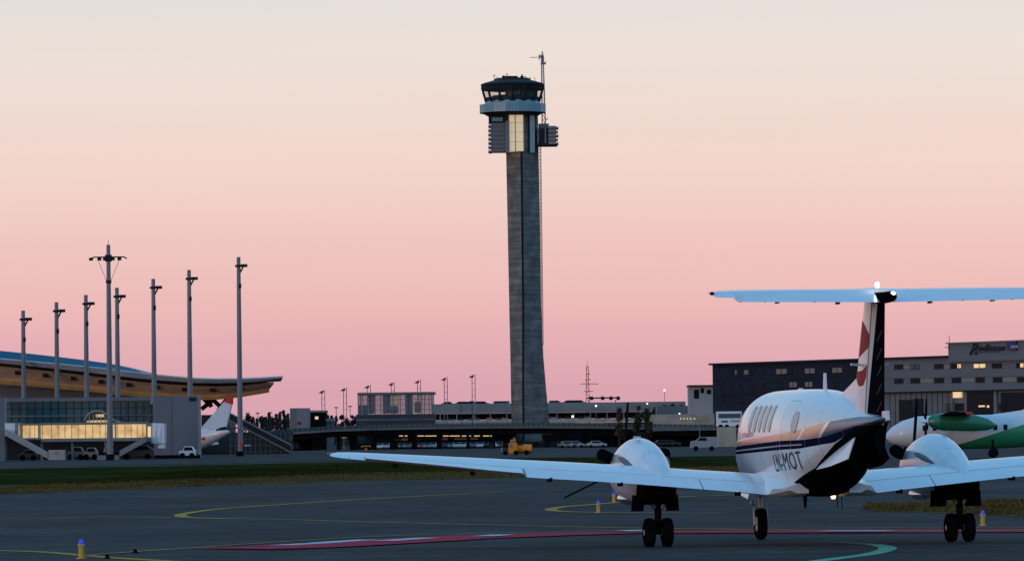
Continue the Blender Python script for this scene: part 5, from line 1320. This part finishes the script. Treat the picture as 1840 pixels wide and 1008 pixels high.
for x0, x1, y0, y1 in ((1760, 1771, 728, 731), (1775, 1779, 728, 732)):
    b = B(); hbox(b, x0, x1, y0, y1, .2, .26); b.build('entrance_lamp', 'window_warm', hot)
b = B(); hbox(b, 1718, 1731, 703.5, 714.5, .3, .9); b.build('lit_sign', 'window_warm', hot)
b = B(); hbox(b, 1792.5, 1795, 701, 800, .4, .7, True); hbox(b, 1714.5, 1716, 704, 800, .4, .7, True); b.build('canopy_column', 'galvanised', hot, split=True)
b = B(); hbox(b, 1617, 1641, 718, 755, .1, .3); hbox(b, 1643, 1660, 716, 755, .1, .3); hbox(b, 1800, 1860, 704.5, 800, .1, .22, True); b.build('ground_glazing', 'window_dark', hot, split=True)
for x0, x1 in ((1699, 1712), (1717, 1733), (1797, 1809)): win(x0, x1, 725, 737, 'window_teal' if x0 < 1715 else 'window_dark', .12 if x0 < 1790 else .25)
b = B(); hbox(b, 1594, 1738, 703.5, 800, .05, .11, True); b.build('ground_wall', 'hotel_grey', hot)
b = B()
for k in range(12): hbox(b, 1600+k*9.5, 1600.6+k*9.5, 705, 800, .11, .2, True)
b.build('wall_joint', 'dark_steel', hot)
b = B(); q = hp(1706, 620, .5); b.tube([q+Vector((0, 0, -1)), q+Vector((0, 0, 2.2))], .06, 5); b.tube([q+Vector((0, 0, -.5)), q+Vector((-1.1, 0, -.5))], .08, 5); b.build('roof_aerial', 'dark_steel', hot)
# sign
def hsign(s, x0, x1, y0, y1, mt, nm, shear=0., off=.62, thick=.12, offset=0., rise=0.):
    o = hp(x0, y1, off); e_ = hp(x1, y1-rise, off); ux = (e_-o); W_ = ux.length; uy = Vector((0, 0, 1)); H_ = hp(x0, y0, off).z-o.z
    return text_on(s, 1., o, ux, uy-ux.normalized()*uy.dot(ux.normalized()), mt, hot, nm, W_, H_, shear, thick, offset)
hsign('R', 1742, 1758, 616.5, 637, 'sign_dark', 'sign_initial', .45, offset=.03)
hsign('adisson', 1757, 1806, 618.5, 630, 'sign_dark', 'sign_lettering', .45, offset=.025)
b = B(); hbox(b, 1757, 1800, 630.8, 632.2, .6, .74); b.build('sign_underline', 'sign_blue', hot)
b = B(); hbox(b, 1814.5, 1831.5, 613.6, 629, .55, .95); sq = b.build('sign_square', 'sign_blue', hot)
hsign('SAS', 1817, 1829.5, 620.5, 625, 'sign_white', 'sign_lettering', 0, off=.96, thick=.05, offset=.01)
# annexe
an = empty('pale_annexe', (at(1260, 800, 1250).x, 1258, 0), 'small pale flat roofed annexe left of the dark hotel wing', 'building')
b = B(); px_box(b, 1239, 1284, 694, 740, 1250, 14, ground=True); b.build('wall', 'pale_plaster', an)
b = B(); px_box(b, 1237, 1284, 691.5, 694, 1249, 16); b.build('roof', 'dark_steel', an)
for x0, x1, y0, y1 in ((1247, 1256, 700, 716), (1259, 1265, 697, 706), (1270, 1278, 700, 708)):
    b = B(); px_box(b, x0, x1, y0, y1, 1249.92, .08); b.build('window', 'window_dark', an)
b = B(); p = px_box(b, 1180, 1240, 729, 745, 1300, 10, ground=True); tag(b.build('long_low_building', 'grey_cladding'), 'long low grey building behind the autumn trees, left of the pale annexe', 'building')
b = B(); px_box(b, 1160, 1284, 744, 756, 1180, 6, ground=True); k4 = b.build('tan_low_building', 'tan_concrete'); tag(k4, 'low tan building with a row of lights, right of the autumn trees', 'building')
for x in (1222, 1228, 1234, 1240, 1247):
    b = B(); px_box(b, x, x+2.2, 751, 753, 1179.85, .14); b.build('wall_light', 'window_warm', k4)

# ---- bus on the elevated road
bu = empty('white_bus', (at(1311, 800, BY-60).x, BY-58, at(1311, 768, BY-60).z), 'white and teal bus on the elevated road left of the aircraft cabin', 'bus')
b = B(); px_box(b, 1287.5, 1333, 739, 766, BY-60, 2.5); b.build('body', 'sign_white', bu, bevel=.12)
b = B(); px_box(b, 1291, 1331, 743, 751, BY-60.05, .06); b.build('side_window', 'teal_glass', bu)
b = B(); px_box(b, 1296, 1308, 755.5, 758.5, BY-60.05, .06); b.build('blue_stripe', 'sign_blue', bu)
b = B(); px_box(b, 1313, 1331, 754.5, 758, BY-60.05, .06); b.build('teal_stripe', 'pale_teal', bu)
for x in (1295, 1306, 1326):
    p = at(x, 766.5, BY-60); b = B(); b.tube([p+Vector((0, .05, .0)), p+Vector((0, -.03, .0))], .5, 12); b.build('wheel', 'black_rubber', bu)
b = B(); px_box(b, 1180, 1345, 769, 773, BY-62, 30); tag(b.build('road_ramp', 'bridge_concrete'), kind='structure')

# ---- yellow service truck on the far taxiway
YT = 9000*1.852/27.5
tr = empty('yellow_service_truck', (at(927, 800, YT).x, YT, 0), 'yellow service truck with tank on the far taxiway below the tower', 'truck')
b = B(); px_box(b, 914, 930, 796, 815, YT, 2.2); px_box(b, 917, 927, 789.5, 796, YT+.2, 1.8); b.build('cab', 'yellow_paint', tr, bevel=.08)
b = B(); px_box(b, 916, 921, 797, 804, YT-.03, .04); px_box(b, 918, 926, 790.5, 795, YT+.17, .04); b.build('cab_window', 'window_dim', tr)
p, q = at(930, 805.5, YT+1.1), at(955, 806.5, YT+1.1); b = B(); b.tube([p, q], .56, 16); b.tube([q, q+Vector((.08, 0, 0))], .42, 16); b.build('tank', 'yellow_paint', tr, 40)
b = B(); px_box(b, 900, 955, 812.5, 814.5, YT+.3, 1.6); px_box(b, 899, 913, 806, 808, YT+.5, .3); px_box(b, 921, 924, 783, 789.5, YT+1, .3); px_box(b, 930, 940, 795, 798.5, YT+.6, .8); b.build('chassis', 'dark_steel', tr)
for px in (908, 927, 946):
    p = at(px, 815.5, YT); b = B(); b.tube([(p.x, YT-.05, .30), (p.x, YT+.25, .30)], .30, 14); b.build('wheel', 'black_rubber', tr, 40)
b = B(); px_box(b, 899.5, 903, 804, 813, YT+.2, .5); b.build('headlamp', 'pale_concrete', tr)
b = B(); b.ball(at(924, 788, YT+1), .14); b.build('beacon', 'orange_paint', tr)
# orange barrier truck and bits under the bridge
ob = empty('orange_van', (at(657, 800, 1040).x, 1041, 0), 'small orange van under the elevated road above the left wing', 'van')
b = B(); px_box(b, 649, 666, 800.5, 809.5, 1040, 2.); b.build('body', 'orange_paint', ob, bevel=.12)
b = B(); px_box(b, 650.5, 664.5, 802, 804.5, 1039.95, .06); b.build('windscreen', 'window_dark', ob)
for px in (652, 663):
    b = B(); p = at(px, 809, 1040); b.tube([(p.x, 1039.95, .4), (p.x, 1040.4, .4)], .4, 10); b.build('wheel', 'black_rubber', ob, 40)
wv = empty('white_van', (at(1262, 800, 700).x, 701, 0), 'white van on the far road beside the tan pillar', 'van')
b = B(); p0 = at(1240, 800, 700).x; p1 = at(1289, 800, 700).x
b.loft([[(p0, y, .45), (p0+.1, y, 1.35), (p0+.9, y, 1.5), (p0+1.4, y, 1.95), (p1, y, 1.95), (p1, y, .45)] for y in (700, 701.8)]); b.build('body', 'pale_plaster', wv, bevel=.06)
b = B(); b.prism([(p0+.95, 699.98, 1.48), (p0+1.42, 699.98, 1.85), (p0+2.3, 699.98, 1.85), (p0+2.3, 699.98, 1.4)], (0, .02, 0)); b.build('side_window', 'window_dark', wv)
for x in (p0+.8, p1-.8): b = B(); b.tube([(x, 699.95, .35), (x, 700.2, .35)], .35, 12); b.build('wheel', 'black_rubber', wv, 40)
lp = empty('thin_lamp_post', (at(1257, 800, 820).x, 820, 0), 'thin pale lamp post rising beside the white van', 'lamp post')
b = B(); q = at(1257, 757, 820); b.tube([(q.x, 820, 0), (q.x, 820, q.z)], .07, 6); b.build('post', 'galvanised', lp)
b = B(); b.box((q.x, 820, q.z), (.5, .3, .14)); b.build('lamp_head', 'galvanised', lp)
# apron vehicles before the pier
def tug(px, Y, w, h, mt, label, name, cat, mt2='window_dark'):
    x = gx(px, Y); e = empty(name, (x, Y, 0), label, cat)
    b = B(); b.loft([[(x-w/2, y, .35), (x-w/2, y, h*.62), (x-w*.28, y, h*.66), (x-w*.18, y, h), (x+w*.3, y, h), (x+w/2, y, h*.62), (x+w/2, y, .35)] for y in (Y, Y+1.7)]); b.build('body', mt, e, bevel=.06)
    b = B(); b.prism([(x-w*.22, Y-.01, h*.67), (x-w*.15, Y-.01, h*.94), (x+w*.27, Y-.01, h*.94), (x+w*.38, Y-.01, h*.67)], (0, -.02, 0)); b.build('side_window', mt2, e)
    for s in (-.3, .3): b = B(); b.tube([(x+s*w, Y-.04, .36), (x+s*w, Y+.2, .36)], .36, 12); b.build('wheel', 'black_rubber', e, 40)
    return e
tug(336, 620, 2.0, 1.5, 'sign_white', 'small white and dark vehicle parked at the foot of the grey block', 'apron_car', 'car')
tug(162, 606, 1.7, 1.5, 'pale_plaster', 'small pale tug under the middle of the jet bridge', 'baggage_tug', 'tug')
tug(50, 607, 2.2, 1.3, 'car_dark', 'dark car under the left end of the jet bridge', 'apron_car', 'car')
tug(246, 604, 4.2, 1.7, 'car_dark', 'long dark loader vehicle under the jet bridge cab', 'loader_vehicle', 'vehicle')
tug(136, 608, 2., 1.6, 'car_blue', 'dark blue tug right of the pale stair cabinet', 'baggage_tug', 'tug')

# ================================================================ green and white turboprop behind the right wing (side on, nose left)
DY = 400.; dw = DY/FPX
dp = empty('green_airliner', (at(1740, 800, DY).x, DY, 0), 'white and green high winged turboprop airliner behind the right wing', 'airliner')
da = R(-6); du = Vector((math.cos(da), math.sin(da), 0)); dv = Vector((math.sin(da), -math.cos(da), 0))  # du towards tail (right), dv towards the camera
o0 = at(1590, 786, DY)
def dpt(u, v, z): q = Vector((o0.x, DY, 0))+du*u+dv*v; return Vector((q.x, q.y, z))
zc = at(1640, 777, DY).z
def green_mat():
    Mx = bpy.data.materials.new('airliner_livery'); Mx.use_nodes = True; t = Mx.node_tree; b = t.nodes['Principled BSDF']
    co = nd(t, 'ShaderNodeTexCoord'); s = nd(t, 'ShaderNodeSeparateXYZ'); t.links.new(co.outputs['Object'], s.inputs[0])
    f = mth(t, 'GREATER_THAN', mth(t, 'MULTIPLY_ADD', s.outputs[0], .30, 1.35), s.outputs[2])
    f = mth(t, 'MULTIPLY', f, mth(t, 'GREATER_THAN', s.outputs[0], -1.5))
    n = nd(t, 'ShaderNodeMix', data_type='RGBA'); t.links.new(f, n.inputs[0]); n.inputs[6].default_value = (.70, .73, .75, 1); n.inputs[7].default_value = (.02, .26, .12, 1)
    t.links.new(n.outputs[2], b.inputs['Base Color']); b.inputs['Roughness'].default_value = .4; b.inputs['Coat Weight'].default_value = .3
    M['airliner_livery'] = Mx
green_mat()
b = B(); rg = []
for u, r, z in ((.0, .12, -.30), (.5, .62, -.22), (1.4, 1.02, -.08), (2.6, 1.28, 0), (4, 1.35, 0), (9, 1.35, .0), (11, 1.30, .05), (14, 1.0, .42), (17, .65, .85), (20, .3, 1.2), (21, .1, 1.3)):
    rg.append([dpt(u, r*math.cos(a), zc+z+r*math.sin(a)) for a in [2*math.pi*k/28 for k in range(28)]])
b.loft(rg); 
for v in b.bm.verts: pass
dpf = B(); dpf.bm.free(); dpf.bm = b.bm
fo = dpf.build('fuselage', 'airliner_livery', dp, 40)
b = B(); rg = []
for x, y, r in ((1668, 757, .28), (1674, 757, .52), (1690, 757.5, .68), (1720, 758, .70), (1750, 759.5, .66), (1775, 762, .46), (1789, 764.5, .12)):
    p = at(x, y, DY-4.2); rg.append([p+Vector((0, r*.8*math.cos(a), r*math.sin(a))) for a in [2*math.pi*k/22 for k in range(22)]])
nc = b.loft(rg).build('engine_nacelle', 'green_paint', dp, 40)
b = B(); p = at(1666, 757, DY-4.2); rg = []
for dx, r in ((-.55, .02), (-.35, .14), (0, .22)): rg.append([p+Vector((dx, r*math.cos(a), r*math.sin(a))) for a in [2*math.pi*k/14 for k in range(14)]])
pr = b.loft(rg).build('propeller', 'white_paint', dp, 40)
for k in range(4):
    a = R(20+90*k); d = Vector((0, math.cos(a), math.sin(a))); t = d.cross(Vector((1, 0, 0))); rg = []
    for r, c in ((.18, .12), (.6, .24), (1.2, .26), (1.65, .2), (1.95, .08)):
        rg.append([p+Vector((-.1, 0, 0))+d*r+(Vector((1, 0, 0))*.75+t*.65)*(c/2*math.cos(s))+t*(.02*math.sin(s)) for s in [2*math.pi*j/8 for j in range(8)]])
    B().loft(rg).build('blade', 'dark_metal', pr, 40)
# high wing, seen edge on
b = B(); rg = []
for v, x0, x1, y in ((-12, 1702, 1738, 742), (0, 1690, 1745, 744.5), (4.2, 1690, 1745, 744.8), (13, 1700, 1742, 744)):
    a, c = at(x0, y+2, DY), at(x1, y, DY); a = a+dv*v; c = c+dv*v; h = .26; rg.append([a, a+Vector((.6, 0, h)), c+Vector((0, 0, h*.4)), c])
b.loft(rg).build('wing', 'dark_metal', dp)
b = B(); b.ball(at(1742, 742.5, DY-13), (.28, .2, .12)); b.build('wing_tip_light', 'tail_red', dp)
b = B(); p = dpt(17, 0, zc+1.2); b.prism([p+Vector((-2.5, -.12, 0)), p+Vector((2.5, -.12, 0)), p+Vector((3.9, -.1, 4.0)), p+Vector((1.4, -.1, 4.0))], (0, .24, 0)); b.build('tail_fin', 'green_paint', dp)
b = B(); p = dpt(20, 0, zc+4.9); b.prism([p+Vector((-.8, -3.9, 0)), p+Vector((.8, -3.9, 0)), p+Vector((.9, 3.9, 0)), p+Vector((-.9, 3.9, 0))], (0, 0, .15)); b.build('tailplane', 'white_paint', dp)
b = B()
for u in (6.2, 11.8):
    for s in (-1, 1): pass
for (u, v) in ((1.6, 0.), (8.6, 4.0), (8.6, -4.0)):
    b = B(); b.tube([dpt(u, v, .4), dpt(u, v, zc-.6)], .10, 8); b.tube([dpt(u, v-.3, .38), dpt(u, v+.3, .38)], .38, 14); b.build('landing_gear', 'dark_metal', dp, 40)
for k in range(9):
    b = B(); q = dpt(3.2+k*.8, 1.33, zc+.35); b.box(q, (.30, .08, .42)); b.build('cabin_window', 'window_dark', dp)
q0 = at(1806, 761, DY-1.7)
text_on('LN-WIV', 1., q0, (1, 0, 0), (0, 0, 1), 'sign_dark', dp, 'registration_lettering', 25*dw, 5.2*dw, thick=.05)

b = B(); b.prism([at(1772, 746, DY)+Vector((0, -.1, 0)), at(1842, 745, DY)+Vector((0, -.1, 0)), at(1860, 728, DY)+Vector((0, -.1, 0)), at(1835, 737, DY)+Vector((0, -.1, 0))], (0, .2, 0)); b.build('dorsal_fin', 'white_paint', dp)
# ---- the two protos never placed are removed
for i, p in enumerate(protos):
    if i not in used:
        for c in kids(p): bpy.data.objects.remove(c)
        bpy.data.objects.remove(p)
